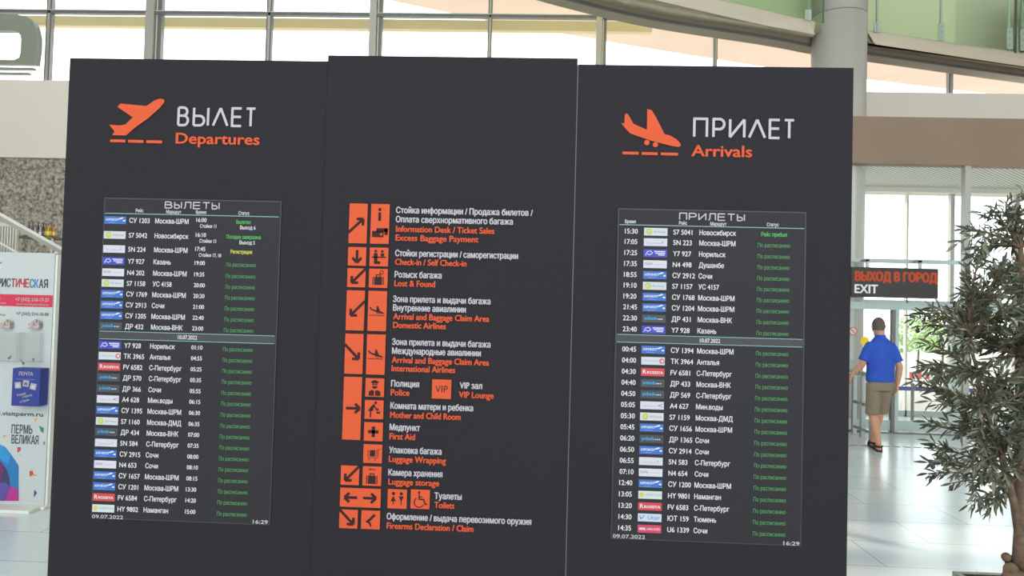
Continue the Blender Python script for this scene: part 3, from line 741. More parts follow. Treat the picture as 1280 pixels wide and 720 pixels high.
rx = {n_: X(px, 289, YP) for n_, px in dict(t=781, l0=804.8, l1=834, f=841.5, r=874, st=947).items()}
for i, (tm, fl_, rt, py) in enumerate(ARR):
    pxf = 789-(py-289)*.025
    z = Z(pxf, py, YP)
    logo(RIGHT, AIR[fl_.split()[0]], rx['l0'], z-4.9*U-.2*U, rx['l1'], z+4.7*U-.2*U)
    for nm_, s_, x_, k_ in (('flight_time', tm, rx['t'], .9), ('flight_number', fl_, rx['f'], .88), ('origin_name', rt, rx['r'], .79)):
        b = MB(); txt(b, s_, x_, z-.15*U, capF, SCRTXT, k_); b.build(nm_, RIGHT)
    b = MB()
    if i == 0: txt(b, 'Рейс прибыл', rx['st']+4*U, z-.5*U, 4.8*U, SCRLIME, .72, .0003)
    else: txt(b, SCHED, rx['st'], z-1.0*U, 4.8*U, SCRGREEN, .74, .0001)
    b.build('flight_status', RIGHT)
def hdr(parent, word, xs, py0, heads, xa, xb, zline, dv, px_d):
    zb_ = Z(xs[0], py0+4.5, YP); x0, x1 = X(xs[0], py0, YP), X(xs[1], py0, YP); W = (x1-x0)/len(word)
    g = [(c_, x0+k*W, x0+k*W+W*.84) for k, c_ in enumerate(word)]
    headline(parent, 'board_title', g, zb_, 9.4*U, .0042, YE, SCRDIM)
    for s, px, py in heads:
        b = MB(); x, z = PX(px, py); txt(b, s, x, z, 4.2*U, SCRTXT, .72, .0002); b.build('column_heading', parent)
    MB().rect(xa+.002, zline-.0018, xb-.004, zline+.0012, YE, SCRLINE).build('divider_line', parent)
    b = MB().rect(xa, dv[1], xb, dv[0], YE, SCRBAR)
    for q in dv: b.rect(xa+.002, q-.0012, xb-.004, q+.0012, YE-.0003, SCRLINE)
    zc = (dv[0]+dv[1])/2; w = wtext('10.07.2022', 5*U, .8)
    b.text('10.07.2022', px_d-w/2, zc-2.5*U, px_d+w/2, 5*U, YE-.0005, SCRTXT, .0003)
    b.build('date_divider', parent)
hdr(LEFT, 'ВЫЛЕТЫ', (207, 277.5), 256.5, (('Рейс', 171, 263.5), ('Маршрут', 209, 265), ('Время', 246, 265.4), ('Статус', 299, 266.6)), lsx0, lsx1, CAMZ+.3472*YP/3, (Z(236, 416.8, YP), Z(236, 426.5, YP)), X(235.5, 421.5, YP))
hdr(RIGHT, 'ПРИЛЕТЫ', (848.5, 932.5), 270.8, (('Время', 781, 277), ('Рейс', 848.5, 279), ('Маршрут', 887.5, 280), ('Статус', 958, 281)), rsx0, rsx1, Z(890, 283.4, YP), (Z(887, 421, YP), Z(887, 430.6, YP)), X(887, 426, YP))
for par, xa, ya, xb, yb in ((LEFT, (116.5, 155), 644.8, (317, 335.5), 651.5), (RIGHT, (766, 806), 669.3, (978.5, 998.5), 678.3)):
    b = MB(); x0, z = PX(xa[0], ya); b.text('09.07.2022', x0, z-2.1*U, X(xa[1], ya, YP), 4.4*U, YE, SCRDIM, .0004)
    x0, z = PX(xb[0], yb); b.text('16:29', x0, z-2.1*U, X(xb[1], yb, YP), 4.4*U, YE, SCRDIM, .0005); b.build('clock_line', par)

# ---------------------------------------------------------------- exit sign
YX = 11.5
a, z1 = at(1064.5, 333.5, YX); c_, z0 = at(1172.8, 373.5, YX)
ex = thing('exit_sign', 'dark hanging sign with orange Russian lettering and white EXIT above the glass doors', 'sign', ((a+c_)/2, YX, z0))
MB().box(a, YX, z0, c_, YX+.1, z1, mat('sign face', (58, 53, 53), .6)).build('sign_box', ex, bevel=.008)
b = MB(); x0, z = at(1069, 350.5, YX); b.text('ВЫХОД В ГОРОД', x0, z, X(1171, 352.2, YX), .128, YX-.002, ORANGE, .011); b.build('lettering', ex, label='orange lettering')
b = MB(); x0, z = at(1068.5, 366, YX); b.text('EXIT', x0, z, X(1097, 366.5, YX), .125, YX-.002, mat('sign white', (236, 236, 236), .5), .006); b.build('lettering', ex, label='white lettering')
for xx in (a+.25, c_-.25): MB().box(xx-.02, YX+.02, z1, xx+.02, YX+.06, zt_+.0, STEEL).build('hanger', ex); MB().box(xx-.02, YX+.02, zt_-.03, xx+.02, YW-.025, zt_+.01, STEEL).build('hanger_arm', ex)

# stickers on the door glass
def sticker(px, py, r, m1, lb, m2=None):
    x, z = at(px, py, YW-.01); b = MB().cyl((x, YW-.008, z), (x, YW-.005, z), r, r, m1, 24)
    if m2: b.cyl((x, YW-.010, z), (x, YW-.008, z), r*.75, r*.75, m2[0], 24); b.stroke([(x-r*.5, z+r*.5), (x+r*.5, z-r*.5)], r*.25, YW-.0105, m1)
    b.build('door_sticker', label=lb, cat='sticker', origin=(x, YW-.006, z))
sticker(1081, 426.5, .066, mat('yellow sticker', (250, 214, 20), .5), 'round yellow sticker on the door glass beside the walking man')
sticker(1066.5, 414, .066, mat('red sticker', (214, 92, 92), .5), 'round red and white prohibition sticker on the door glass at the stand edge', (WHITE,))

# steel barrier left of the man
bx = X(1086, 500, 11.0)
bar = thing('barrier_gate', 'brushed steel barrier of posts and rails left of the walking man', 'barrier', (bx, 11.1, 0))
for yy, r in ((10.85, .04), (11.2, .03), (11.5, .03)):
    MB().box(bx-r*1.1, yy-r, 0, bx+r*1.1, yy+r, .93, STEEL).build('post', bar, bevel=.006)
for zz in (.9, .48, .12): MB().box(bx-.02, 10.85, zz-.02, bx+.02, 11.5, zz+.02, STEEL).build('rail', bar)
MB().box(bx-.02, 10.9, .16, bx-.01, 11.46, .86, GLASS).build('glass_infill', bar)
MB().tube([(bx-.03, 10.85, .93), (bx-.1, 11.1, .95), (bx-.2, 11.3, .95)], .02, STEEL, 10).build('handle_bar', bar)

# blue belt barrier in the vestibule
yb_ = 12.45
xa_, xb_ = X(1123, 486, yb_), X(1245, 489, yb_); zb_ = Z(1170, 487, yb_)
bl = thing('belt_barrier', 'blue belt stretched between two low dark posts behind the glass door', 'barrier', ((xa_+xb_)/2, yb_, 0))
MB().box(xa_, yb_-.004, zb_-.03, xb_, yb_+.004, zb_+.035, mat('blue belt', (52, 70, 158), .6)).build('belt', bl)
for xx in (xa_+.22, xb_): MB().lathe((xx, yb_, 0), [(.14, 0), (.14, .015), (.025, .03), (.025, zb_+.06), (.03, zb_+.06), (.03, zb_+.09)], DARKALU, 16).build('post', bl)

# ---------------------------------------------------------------- letter on the parapet
YL = YF+.02
LET = mat('letter grey green', (140, 146, 132), .5)
lt = thing('roof_letter', 'large grey-green rounded letter with two stripes standing on the white parapet at upper left', 'letter', (X(20, 97, YL), YL, band_top))
outer = [(-70, 20), (0, 18.5), (22, 19), (34, 21.5), (42, 26), (46, 34), (48.5, 46), (48.5, 60), (47, 72), (45.5, 81), (-70, 79)]
hole = [(-40, 39), (18, 39), (24, 41), (27.5, 45), (28.5, 50), (28, 66), (26, 73), (20, 76), (-40, 75)]
po = [at(*q, YL) for q in outer]; ph = [at(*q, YL) for q in hole]
t = tessellate_polygon([[Vector((*q, 0)) for q in po], [Vector((*q, 0)) for q in reversed(ph)]])
allp = po+list(reversed(ph)); n = len(allp); no = len(po)
b = MB(); v = [(q[0], YL-.05, q[1]) for q in allp]+[(q[0], YL+.1, q[1]) for q in allp]
f = [tuple(q) for q in t]+[tuple(n+i for i in q) for q in t]+[(i, (i+1) % no, n+(i+1) % no, n+i) for i in range(no)]
nh = len(ph); f += [(no+i, no+(i+1) % nh, n+no+(i+1) % nh, n+no+i) for i in range(nh)]
b.add(v, f, LET).build('letter_body', lt)
for q in (((-70, 83.5), (43.5, 85.5), (42, 87.6), (-70, 85.7)), ((-70, 89.5), (38, 91.6), (35, 93.6), (-70, 91.6))):
    MB().prism([at(*k_, YL) for k_ in q], YL-.04, YL+.06, LET).build('stripe', lt)
for px in (-60, -30): MB().box(X(px, 90, YL)-.01, YL+.06, band_top, X(px, 90, YL)+.01, YL+.085, Z(px, 78, YL)-.0, STEEL).build('support', lt)

# ---------------------------------------------------------------- staircase behind the kiosk
YSa = 8.0
q0, q1 = at(0, 268.5, YSa), at(75, 310.5, YSa); sl = (q1[1]-q0[1])/(q1[0]-q0[0])
def rz(x): return q0[1]+(x-q0[0])*sl
BEIGE = mat('beige stair stone', (206, 190, 168), .6, noise=.06, nscale=5)
st = thing('staircase', 'beige staircase rising to the left with pale metal handrails behind the white kiosk', 'staircase', (-4.5, YSa+.7, 0))
xe = q0[0]+(.95-q0[1])/sl                            # where the tread line meets the floor
nst = 15; rise = .165; run = rise/abs(sl)
b = MB(); pts = [(xe, 0)]
for k in range(nst): pts += [(xe-k*run, (k+1)*rise), (xe-(k+1)*run, (k+1)*rise)]
pts += [(xe-nst*run, 0)]
b.prism(pts, YSa+.08, YSa+1.4, BEIGE); b.build('flight', st)
xL, xRr = xe-nst*run, xe
RAIL = mat('pale handrail', (222, 220, 210), .35)
for yy in (YSa,):
    b = MB(); b.prism([(xL, rz(xL)), (xRr, rz(xRr)), (xRr, rz(xRr)+.018), (xL, rz(xL)+.018)], yy-.035, yy+.035, RAIL)
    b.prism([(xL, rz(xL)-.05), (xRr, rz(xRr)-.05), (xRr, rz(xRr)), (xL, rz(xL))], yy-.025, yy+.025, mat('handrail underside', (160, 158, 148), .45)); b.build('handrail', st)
    for d_ in (.30, .52):
        MB().tube([(xL, yy, rz(xL)-d_), (xRr, yy, rz(xRr)-d_)], .012, RAIL, 8).build('rail', st)
    for k in range(6):
        xx = X(71.5, 330, YSa)+(2-k)*.92; MB().box(xx-.02, yy-.02, max(0, rz(xx)-1.05), xx+.02, yy+.02, rz(xx)-.02, RAIL).build('post', st)

# white slatted screen and bottle shelf further back
YB = 10.2
a, z1 = at(-6, 283, YB); c_, z0 = at(20, 318, YB)
sc_ = thing('slatted_screen', 'white upright slat screen beyond the handrail at the left edge', 'screen', ((a+c_)/2, YB, 0))
for k in range(9):
    xx = a+(c_-a)*k/8; MB().box(xx-.012, YB-.02, .0, xx+.012, YB+.02, z1, WHITE).build('slat', sc_)
MB().box(a-.05, YB-.03, z1, c_+.02, YB+.03, z1+.05, WHITE).build('top_rail', sc_)
MB().box(a-.05, YB-.03, 0, c_+.02, YB+.03, .06, WHITE).build('bottom_rail', sc_)
YSH = 10.6
a, z1 = at(20.5, 294.6, YSH); c_, _ = at(66, 297, YSH)
sh = thing('bottle_shelf', 'tall thin shelf unit with bottles standing on its top board behind the handrail', 'shelf', ((a+c_)/2, YSH+.12, 0))
MB().box(a, YSH, z1-.03, c_, YSH+.28, z1, mat('shelf wood', (120, 112, 100), .6)).build('top_board', sh)
for zz in (.1, .75, 1.4): MB().box(a, YSH, zz, c_, YSH+.28, zz+.03, mat('shelf wood', (120, 112, 100))).build('shelf_board', sh)
for xx, yy in ((a, YSH), (c_-.025, YSH), (a, YSH+.255), (c_-.025, YSH+.255)):
    MB().box(xx, yy, 0, xx+.025, yy+.025, z1-.03, WHITE).build('upright', sh)
BT = [(23, 'pale', .19), (26.5, 'amber', .13), (30, 'slate', .2), (34.5, 'slate', .22), (38, 'pale', .16), (41.5, 'dark', .22), (44.6, 'pale', .17), (47.8, 'dark', .21), (51.5, 'amber', .2), (54.5, 'yellow', .19), (57.7, 'amber', .2), (61.5, 'orange', .18)]
BC = dict(pale=(196, 192, 180), slate=(92, 92, 96), dark=(62, 62, 66), amber=(150, 120, 60), yellow=(214, 180, 40), orange=(196, 140, 60))
nth = {}
ORD = ['first', 'second', 'third', 'fourth']
for i, (px, k_, h) in enumerate(BT):
    nth[k_] = nth.get(k_, 0)+1
    x = X(px, 294, YSH); mm = mat('bottle '+k_, BC[k_], .25); r = .019
    bt_ = thing('bottle', '%s bottle standing on the shelf behind the handrail, %s %s one from the left' % ({'pale': 'whitish', 'slate': 'slate grey', 'dark': 'blackish', 'amber': 'brown amber', 'yellow': 'bright yellow', 'orange': 'orange'}[k_], ORD[nth[k_]-1], {'pale': 'whitish', 'slate': 'slate', 'dark': 'blackish', 'amber': 'amber', 'yellow': 'yellow', 'orange': 'orange'}[k_]) if k_ not in ('yellow', 'orange') else
                ('bright yellow bottle standing on the shelf between two amber ones' if k_ == 'yellow' else 'orange bottle standing at the right end of the bottle shelf'), 'bottle', (x, YSH+.1, z1), 'bottles on the shelf behind the handrail')
    MB().lathe((x, YSH+.1, z1), [(r, 0), (r, h*.55), (r*.85, h*.64), (r*.4, h*.76), (r*.38, h*.9)], mm, 12).build('bottle_body', bt_, smooth=True)
    MB().lathe((x, YSH+.1, z1), [(r*.45, h*.88), (r*.45, h)], mat('bottle cap', (90, 80, 70)), 10).build('cap', bt_)
    MB().lathe((x, YSH+.1, z1), [(r*1.03, h*.12), (r*1.03, h*.42)], mat('bottle label '+k_, tuple(min(255, int(v*1.3+20)) for v in BC[k_]), .6), 12).build('paper_label', bt_)

# ---------------------------------------------------------------- tourist kiosk
YK = 6.0
kx1 = X(61.5, 480, YK); kz = Z(40, 316, YK); kz0 = .026
kk = thing('tourist_kiosk', 'white tourist information kiosk with red phone band and faceted blue artwork at the left edge', 'kiosk', (kx1-.9, YK+.2, .026))
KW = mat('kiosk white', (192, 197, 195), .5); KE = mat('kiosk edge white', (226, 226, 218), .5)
kx0 = kx1-1.75
b = MB().box(kx0, YK, kz0, kx1, YK+.36, kz, KW); b.box(kx1, YK+.012, kz0, kx1+.018, YK+.36, kz-.01, KE); b.build('body', kk)
pf = MB().box(kx0-.12, YK-.17, 0, X(36, 640, YK-.17), YK+.4, kz0, KE); pf.box(X(36, 640, YK-.17), YK-.04, 0, kx1+.03, YK+.4, kz0, KE)
pf.build('platform', bevel=.004, label='low white platform on the floor under the tourist information kiosk', cat='platform', origin=(kx1-.9, YK+.05, 0))
YKv = YK-.002
def K(px, py): return at(px, py, YK)
KU = YK/F
RED = mat('kiosk red', (206, 44, 74), .5); INK = mat('kiosk ink', (58, 60, 66), .5); SOFT = mat('kiosk grey ink', (96, 98, 102), .5)
LC = {'Т': 'a', 'И': 'b', 'Ч': 'b', 'Е': 'a'}
cols = [INK]*5 + [mat('letter ruby', (150, 46, 72), .5), mat('letter red', (190, 60, 66), .5), mat('letter wine', (170, 52, 70), .5), mat('letter red', (190, 60, 66), .5), mat('letter steel blue', (70, 110, 130), .5), mat('letter blue', (60, 120, 190), .5), INK, INK]
word = 'ТУРИСТИЧЕСКАЯ'; lw = (X(61, 350, YK)-X(-3, 350, YK))/11.0
cols = [INK, INK, INK, INK, mat('letter slate', (80, 84, 92), .5), mat('letter ruby', (150, 46, 72), .5), mat('letter red', (190, 60, 66), .5), mat('letter wine', (170, 52, 70), .5), mat('letter red', (190, 60, 66), .5), mat('letter steel blue', (70, 110, 130), .5), mat('letter blue', (60, 120, 190), .5), INK, INK]
xe_ = X(60.5, 355, YK); zz = Z(30, 359.2, YK)
b = MB()
for k, ch in enumerate(word):
    x0 = xe_-(13-k)*lw; b.text(ch, x0+lw*.06, zz, x0+lw*.9, 10.3*KU, YKv, cols[k], .0022)
b.build('title_lettering', kk)
b = MB(); z1, z0 = Z(30, 368.3, YK), Z(30, 383.2, YK); b.rect(kx0, z0, kx1, z1, YKv, RED)
x0, z = K(19.5, 376); b.text('+7 (342) 218-17-27', x0, z, X(61.5, 376, YK), 4.2*KU, YKv-.001, VINYL, .0012)
x0, z = K(20, 381); b.text('www.travel-permkrai.ru', x0, z, X(61, 381, YK), 2.6*KU, YKv-.001, VINYL, .0004); 
x0, z = K(-16, 374.5); b.text('звоните', x0, z, X(1, 374, YK), 3.2*KU, YKv-.001, VINYL, .0006)
x0, z = K(-16, 379.5); b.text('экскурсии', x0, z, X(7.5, 380, YK), 2.8*KU, YKv-.001, VINYL, .0006)
b.build('phone_band', kk, label='red band with white telephone number')
b = MB(); x0, z = K(20, 393.8); b.text('+7 (342) 214-18-88', x0, z, X(61, 393.8, YK), 4*KU, YKv, SOFT, .001)
x0, z = K(-12, 394.5); b.text('гости', x0, z, X(6.5, 394, YK), 3*KU, YKv, SOFT, .0006); b.build('phone_lettering', kk)
b = MB(); x0, z = K(-22, 518.2); b.text('www.visitperm.ru', x0, z, X(53.8, 518.2, YK), 5.2*KU, YKv, INK, .0014); b.build('web_lettering', kk)
b = MB(); x0, z = K(14.5, 541.5); b.text('ПЕРМЬ', x0, z, X(40.5, 541, YK), 10.5*KU, YKv, INK, .0012); x0, z = K(14.5, 554.3); b.text('ВЕЛИКАЯ', x0, z, X(48, 553.5, YK), 10.5*KU, YKv, INK, .0012); b.build('emblem_lettering', kk)
# low-poly artwork and confetti
b = MB()
def art(q, c, n_): b.flat([K(*t_) for t_ in q], YKv, mat('print '+n_, c, .5))
art([(-40, 545), (0, 555.5), (7, 559), (14, 568), (23.5, 582), (23.5, 626), (-40, 626)], (36, 116, 176), 'azure')
YKv -= .001
art([(-40, 560), (0, 575), (8, 586), (12, 596), (14, 626), (-40, 626)], (58, 52, 96), 'indigo')
art([(0, 556), (7, 559.5), (14, 569), (10, 580), (0, 573)], (44, 140, 200), 'cyan')
YKv -= .001
art([(0, 575), (6, 583), (2, 600), (-10, 612), (-20, 590)], (100, 40, 96), 'plum')
art([(14, 607), (23.5, 612), (23.5, 626), (6, 626)], (176, 44, 136), 'magenta')
art([(-20, 612), (6, 602), (14, 608), (5, 626), (-20, 626)], (90, 72, 150), 'violet')
b.build('artwork', kk, label='blue and magenta faceted artwork'); YKv = YK-.002
for q, c, n_ in ((((49, 532), (55, 535), (54.5, 541.5), (51, 539)), (46, 132, 104), 'green'), (((54, 552), (57, 552.5), (55, 557)), (46, 132, 104), 'green'), (((22, 559), (26, 559), (26, 563), (22, 566)), (200, 56, 60), 'red'),
                 (((24.5, 567), (27, 570), (25.5, 569)), (60, 60, 70), 'ink'), (((37, 589), (41, 588), (42, 593), (37.5, 596)), (206, 66, 40), 'vermilion'), (((42, 592.5), (48, 594.5), (42, 595)), (230, 150, 50), 'amber'),
                 (((43, 612), (46.5, 616), (42.5, 622)), (60, 62, 120), 'violet blue'), (((43.5, 523), (47.5, 522.5), (45, 526), (43.5, 528)), (226, 160, 100), 'apricot'), (((3, 545), (9, 543.5), (5, 546.5)), (230, 150, 50), 'amber'),
                 (((9, 448), (15.5, 443.5), (12.5, 449)), (80, 92, 104), 'slate'), (((40, 448), (43.8, 448), (41.5, 452.5)), (90, 96, 104), 'slate'), (((-10, 330), (2.5, 327.5), (2.5, 329), (-10, 331.5)), (90, 110, 120), 'slate')):
    MB().flat([K(*t_) for t_ in q], YKv, mat('confetti '+n_, c, .5)).build('printed_chip', kk)
b = MB(); b.stroke([K(26, 449), K(29, 455)], .006, YKv, INK); b.flat([K(27.5, 452.5), K(31, 453), K(29, 457)], YKv, INK); b.build('printed_arrow', kk)
# clear brochure pockets
ACR = glass('clear acrylic', (.95, .96, .96), .1)
for (xa, xb), lb in (((-2, 25), 'empty clear acrylic pocket on the kiosk front above the post box, the left one'), ((31, 54), 'empty clear acrylic pocket on the kiosk front above the post box, the right one')):
    x0, z1 = K(xa, 415); x1, z0 = K(xb, 452)
    po_ = thing('brochure_pocket', lb, 'brochure pocket', ((x0+x1)/2, YK-.025, z0), 'brochure pockets on the kiosk')
    MB().box(x0, YK-.05, z0, x1, YK-.046, z1, ACR).build('front_pane', po_)
    b = MB().box(x0, YK-.046, z0, x1, YK-.002, z0+.004, ACR); b.box(x0, YK-.046, z0+.004, x0+.004, YK-.002, z1, ACR); b.box(x1-.004, YK-.046, z0+.004, x1, YK-.002, z1, ACR); b.build('tray', po_)
for px, lb in ((10.5, 'left one below the red band'), (46.5, 'right one below the red band')):
    x, z = K(px, 409.5)
    cr_ = thing('souvenir_crown', 'small pinkish-grey openwork souvenir on the kiosk front, the '+lb, 'souvenir', (x, YK-.03, z), 'souvenirs on the kiosk')
    PK = mat('souvenir pewter', (176, 164, 158), .5, noise=.3, nscale=60)
    b = MB().box(x-.042, YK-.05, z-.008, x+.042, YK-.003, z+.0, PK); b.build('shelf_clip', cr_)
    b = MB(); b.prism([(x-.042, z), (x+.04, z), (x+.044, z+.04), (x+.03, z+.055), (x+.018, z+.04), (x+.008, z+.068), (x-.006, z+.045), (x-.02, z+.05), (x-.03, z+.03), (x-.046, z+.035)], YK-.04, YK-.015, PK); b.build('crown_body', cr_, bevel=.003)
    MB().disc(x-.003, z+.03, .007, YK-.0405, RED, 10).build('red_stone', cr_)
# blue post box on the kiosk
x0, z1 = K(16, 459.5); x1, z0 = K(48.8, 508.5); YM = YK-.11
mb_ = thing('post_box', 'small blue post box lettered in white hanging on the white kiosk front', 'post box', ((x0+x1)/2, YK, z0))
BLUE = mat('post box blue', (40, 54, 136), .45)
dx = X(30, 480, YM)-X(30, 480, YK)
x0, z1 = at(15.8, 460, YM); x1, z0 = at(48.6, 508.3, YM)
MB().box(x0, YM, z0, x1, YK-.003, z1, BLUE).build('box_body', mb_, bevel=.004)
b = MB(); xx, z = at(24, 469, YM); b.text('ПОЧТА', xx, z, X(41.3, 469, YM), 4.2*KU, YM-.002, VINYL, .0012)
b.rect(X(20, 474, YM), Z(20, 474, YM), X(44, 474, YM), Z(20, 473.4, YM), YM-.002, mat('pale blue ink', (110, 124, 190)))
for s, px, py, ex_, r in (('Открывай,', 21.5, 495.5, 33, .25), ('открытку', 28.5, 497.5, 41, .25), ('в Пермь', 25.5, 503.8, 37.5, .3)):
    xx, z = at(px, py, YM); b.text(s, xx, z, X(ex_, py, YM), 2.8*KU, YM-.002, VINYL, .0005, rot=r)
for px, py, r in ((22.5, 481.5, .1), (32.6, 479.3, -.08), (41.6, 483.2, -.18)):
    cx, cz = at(px, py, YM); h = 3.9*KU; c_, s_ = math.cos(r), math.sin(r)
    b.flat([(cx+u*c_-w_*s_, cz+u*s_+w_*c_) for u, w_ in ((-h, -h), (h, -h), (h, h), (-h, h))], YM-.002, VINYL)
    b.flat([(cx+u*c_-w_*s_, cz+u*s_+w_*c_) for u, w_ in ((-h*.7, -h*.5), (h*.7, -h*.5), (h*.2, h*.5), (-h*.5, h*.2))], YM-.003, SOFT if px == 32.6 else KW)
b.build('printed_face', mb_)

# ---------------------------------------------------------------- the walking man
PY = 10.15
pxc, _ = at(1100, 480, PY)
SKIN = mat('skin', (206, 150, 120), .55); SHIRT = mat('blue polo cotton', (44, 84, 190), .8, noise=.06, nscale=14); SHORT = mat('khaki cotton', (140, 124, 106), .85, noise=.07, nscale=16)
HAIR = mat('grey hair', (98, 88, 80), .8, noise=.2, nscale=60); SAND = mat('dark sandal leather', (44, 38, 36), .6)
man = thing('person', 'man in blue polo shirt and khaki shorts walking away towards the glass doors', 'person', (pxc, PY, 0))
s = PY/F
def M(px, y, py): return Vector((X(px, py, PY+y), PY+y, Z(px, py, PY+y)))
def W(x, y, z): return Vector((pxc+x, PY+y, z))
b = MB()
# trunk, neck, head  (walking away: +y is forward)
b.rings([(W(0, 0, .80), .12, .09), (W(0, 0, .88), .15, .105), (W(0, 0, 1.0), .15, .105), (W(0, .0, 1.15), .15, .105), (W(0, .0, 1.3), .155, .1), (W(0, 0, 1.37), .15, .09), (W(0, .01, 1.46), .085, .06)], SKIN, 24)
b.tube([W(0, .0, 1.42), W(0, .01, 1.48), W(0, .02, 1.56)], [.065, .056, .058], SKIN, 16)
hc = W(-.018, .025, 1.61)
hv = []
b.rings([(hc+Vector((0, .01+.01*math.cos(a), .112*math.sin(a))), max(.008, .076*math.cos(a)), max(.01, .096*math.cos(a))) for a in [math.radians(q) for q in range(-85, 90, 17)]], SKIN, 22)
b.tube([hc+Vector((0, .085, -.01)), hc+Vector((0, .112, -.035)), hc+Vector((0, .09, -.045))], [.012, .018, .012], SKIN, 8)    # nose
b.tube([hc+Vector((0, .085, -.075)), hc+Vector((0, .1, -.1)), hc+Vector((0, .06, -.112))], [.02, .026, .02], SKIN, 8)          # chin
for sg in (-1, 1):
    b.tube([hc+Vector((sg*.074, .0, -.035)), hc+Vector((sg*.084, -.004, .0)), hc+Vector((sg*.078, .0, .025))], [.012, .018, .01], SKIN, 8, .5)
# arms
LSh, LEl, LWr = W(-.155, 0, 1.325), W(-.235, .0, 1.1), W(-.325, .07, .985)
RSh, REl, RWr = W(.157, 0, 1.325), W(.235, -.03, 1.09), W(.222, -.0, .86)
def limb(ps, rs): b.tube([Vector(q) for q in ps], rs, SKIN, 14)
limb([W(-.1, 0, 1.33), LSh, LSh.lerp(LEl, .5), LEl, LEl.lerp(LWr, .35), LWr], [.04, .043, .045, .042, .043, .028])
limb([W(.1, 0, 1.33), RSh, RSh.lerp(REl, .5), REl, REl.lerp(RWr, .35), RWr], [.04, .043, .045, .042, .043, .028])
def hand(wr, d, side):
    d = Vector(d).normalized(); lat = Vector((0, 1, 0)); lat = (lat-d*lat.dot(d)).normalized(); inn = d.cross(lat)*side
    b.tube([wr-d*.01, wr+d*.04, wr+d*.085], [.027, .04, .038], SKIN, 10, .55, up=inn)
    for k, (o, ln) in enumerate(((.028, .072), (.0095, .08), (-.0095, .074), (-.027, .056))):
        p0 = wr+d*.08+lat*o; p1 = p0+d*ln*.5+inn*.012*side*0+inn*.012; p2 = p1+d*ln*.4+inn*.026
        b.tube([p0-d*.015, p0, p1, p2], [.0095, .0095, .0088, .0075], SKIN, 7)
    p0 = wr+d*.025+lat*.03; b.tube([p0-lat*.015, p0+d*.02+lat*.015, p0+d*.05+lat*.024+inn*.012], [.013, .012, .009], SKIN, 7)
hand(LWr, (-.35, .2, -.9), 1); hand(RWr, (-.08, .1, -1), -1)
# legs: left planted behind, right swung forward close behind it
LH, LK, LA = W(-.08, 0, .86), W(-.072, .03, .46), W(-.035, -.06, .1)
RH, RK, RA = W(.08, 0, .86), W(.062, .14, .48), W(.015, .22, .12)
limb([LH, LH.lerp(LK, .5), LK, LK.lerp(LA, .3), LK.lerp(LA, .7), LA, LA+Vector((0, 0, -.06))], [.088, .078, .055, .06, .045, .036, .038])
limb([RH, RH.lerp(RK, .5), RK, RK.lerp(RA, .3), RK.lerp(RA, .7), RA, RA+Vector((0, 0, -.06))], [.088, .078, .055, .06, .045, .036, .038])
def foot(A, d):
    d = Vector(d).normalized(); g = Vector((A.x, A.y, .035))
    b.tube([g-d*.06+Vector((0, 0, .01)), g, g+d*.08, g+d*.15, g+d*.18], [.032, .038, .038, .036, .02], SKIN, 12, .9)
foot(LA, (.25, 1, 0)); foot(RA, (.25, 1, 0))
body = remesh(b.build('body', man), .0085, 2)
# clothes
b = MB(); b.rings([(W(0, 0, .89), .176, .13), (W(0, 0, .94), .178, .132), (W(0, 0, 1.05), .172, .128), (W(0, 0, 1.2), .176, .13), (W(0, 0, 1.3), .178, .125), (W(0, 0, 1.36), .16, .108), (W(0, 0, 1.41), .125, .092), (W(0, .0, 1.445), .1, .082), (W(0, .01, 1.475), .072, .07)], SHIRT, 28)
for sh_, el, sg in ((LSh, LEl, -1), (RSh, REl, 1)):
    b.tube([W(sg*.08, 0, 1.365), W(sg*.13, 0, 1.355), sh_.lerp(el, .12), sh_.lerp(el, .4), sh_.lerp(el, .74)], [.055, .066, .066, .066, .07], SHIRT, 16)
shirt = remesh(b.build('polo_shirt', man, label='blue polo shirt'), .011, 3)
b = MB().rings([(W(0, .01, 1.462), .07, .068), (W(0, .012, 1.5), .068, .066), (W(0, .012, 1.502), .062, .06)], SHIRT, 20); b.build('collar', man, smooth=True, label='blue shirt collar')
b = MB(); b.rings([(W(0, 0, .78), .158, .12), (W(0, 0, .86), .165, .122), (W(0, 0, .93), .162, .12)], SHORT, 24)
b.tube([LH, LH.lerp(LK, .4), LH.lerp(LK, .99)+Vector((-.01, 0, 0))], [.096, .093, .088], SHORT, 18); b.tube([RH, RH.lerp(RK, .4), RH.lerp(RK, .99)+Vector((.02, 0, 0))], [.096, .093, .088], SHORT, 18)
remesh(b.build('shorts', man, label='khaki knee-length shorts'), .011, 2)
b = MB(); b.rings([(hc+Vector((0, -.006+.01*math.cos(a), .006+.118*math.sin(a))), max(.01, .082*math.cos(a)), max(.01, .096*math.cos(a))) for a in [math.radians(q) for q in range(-28, 90, 14)]], HAIR, 22)
remesh(b.build('hair', man, label='short grey-brown hair'), .009, 2)
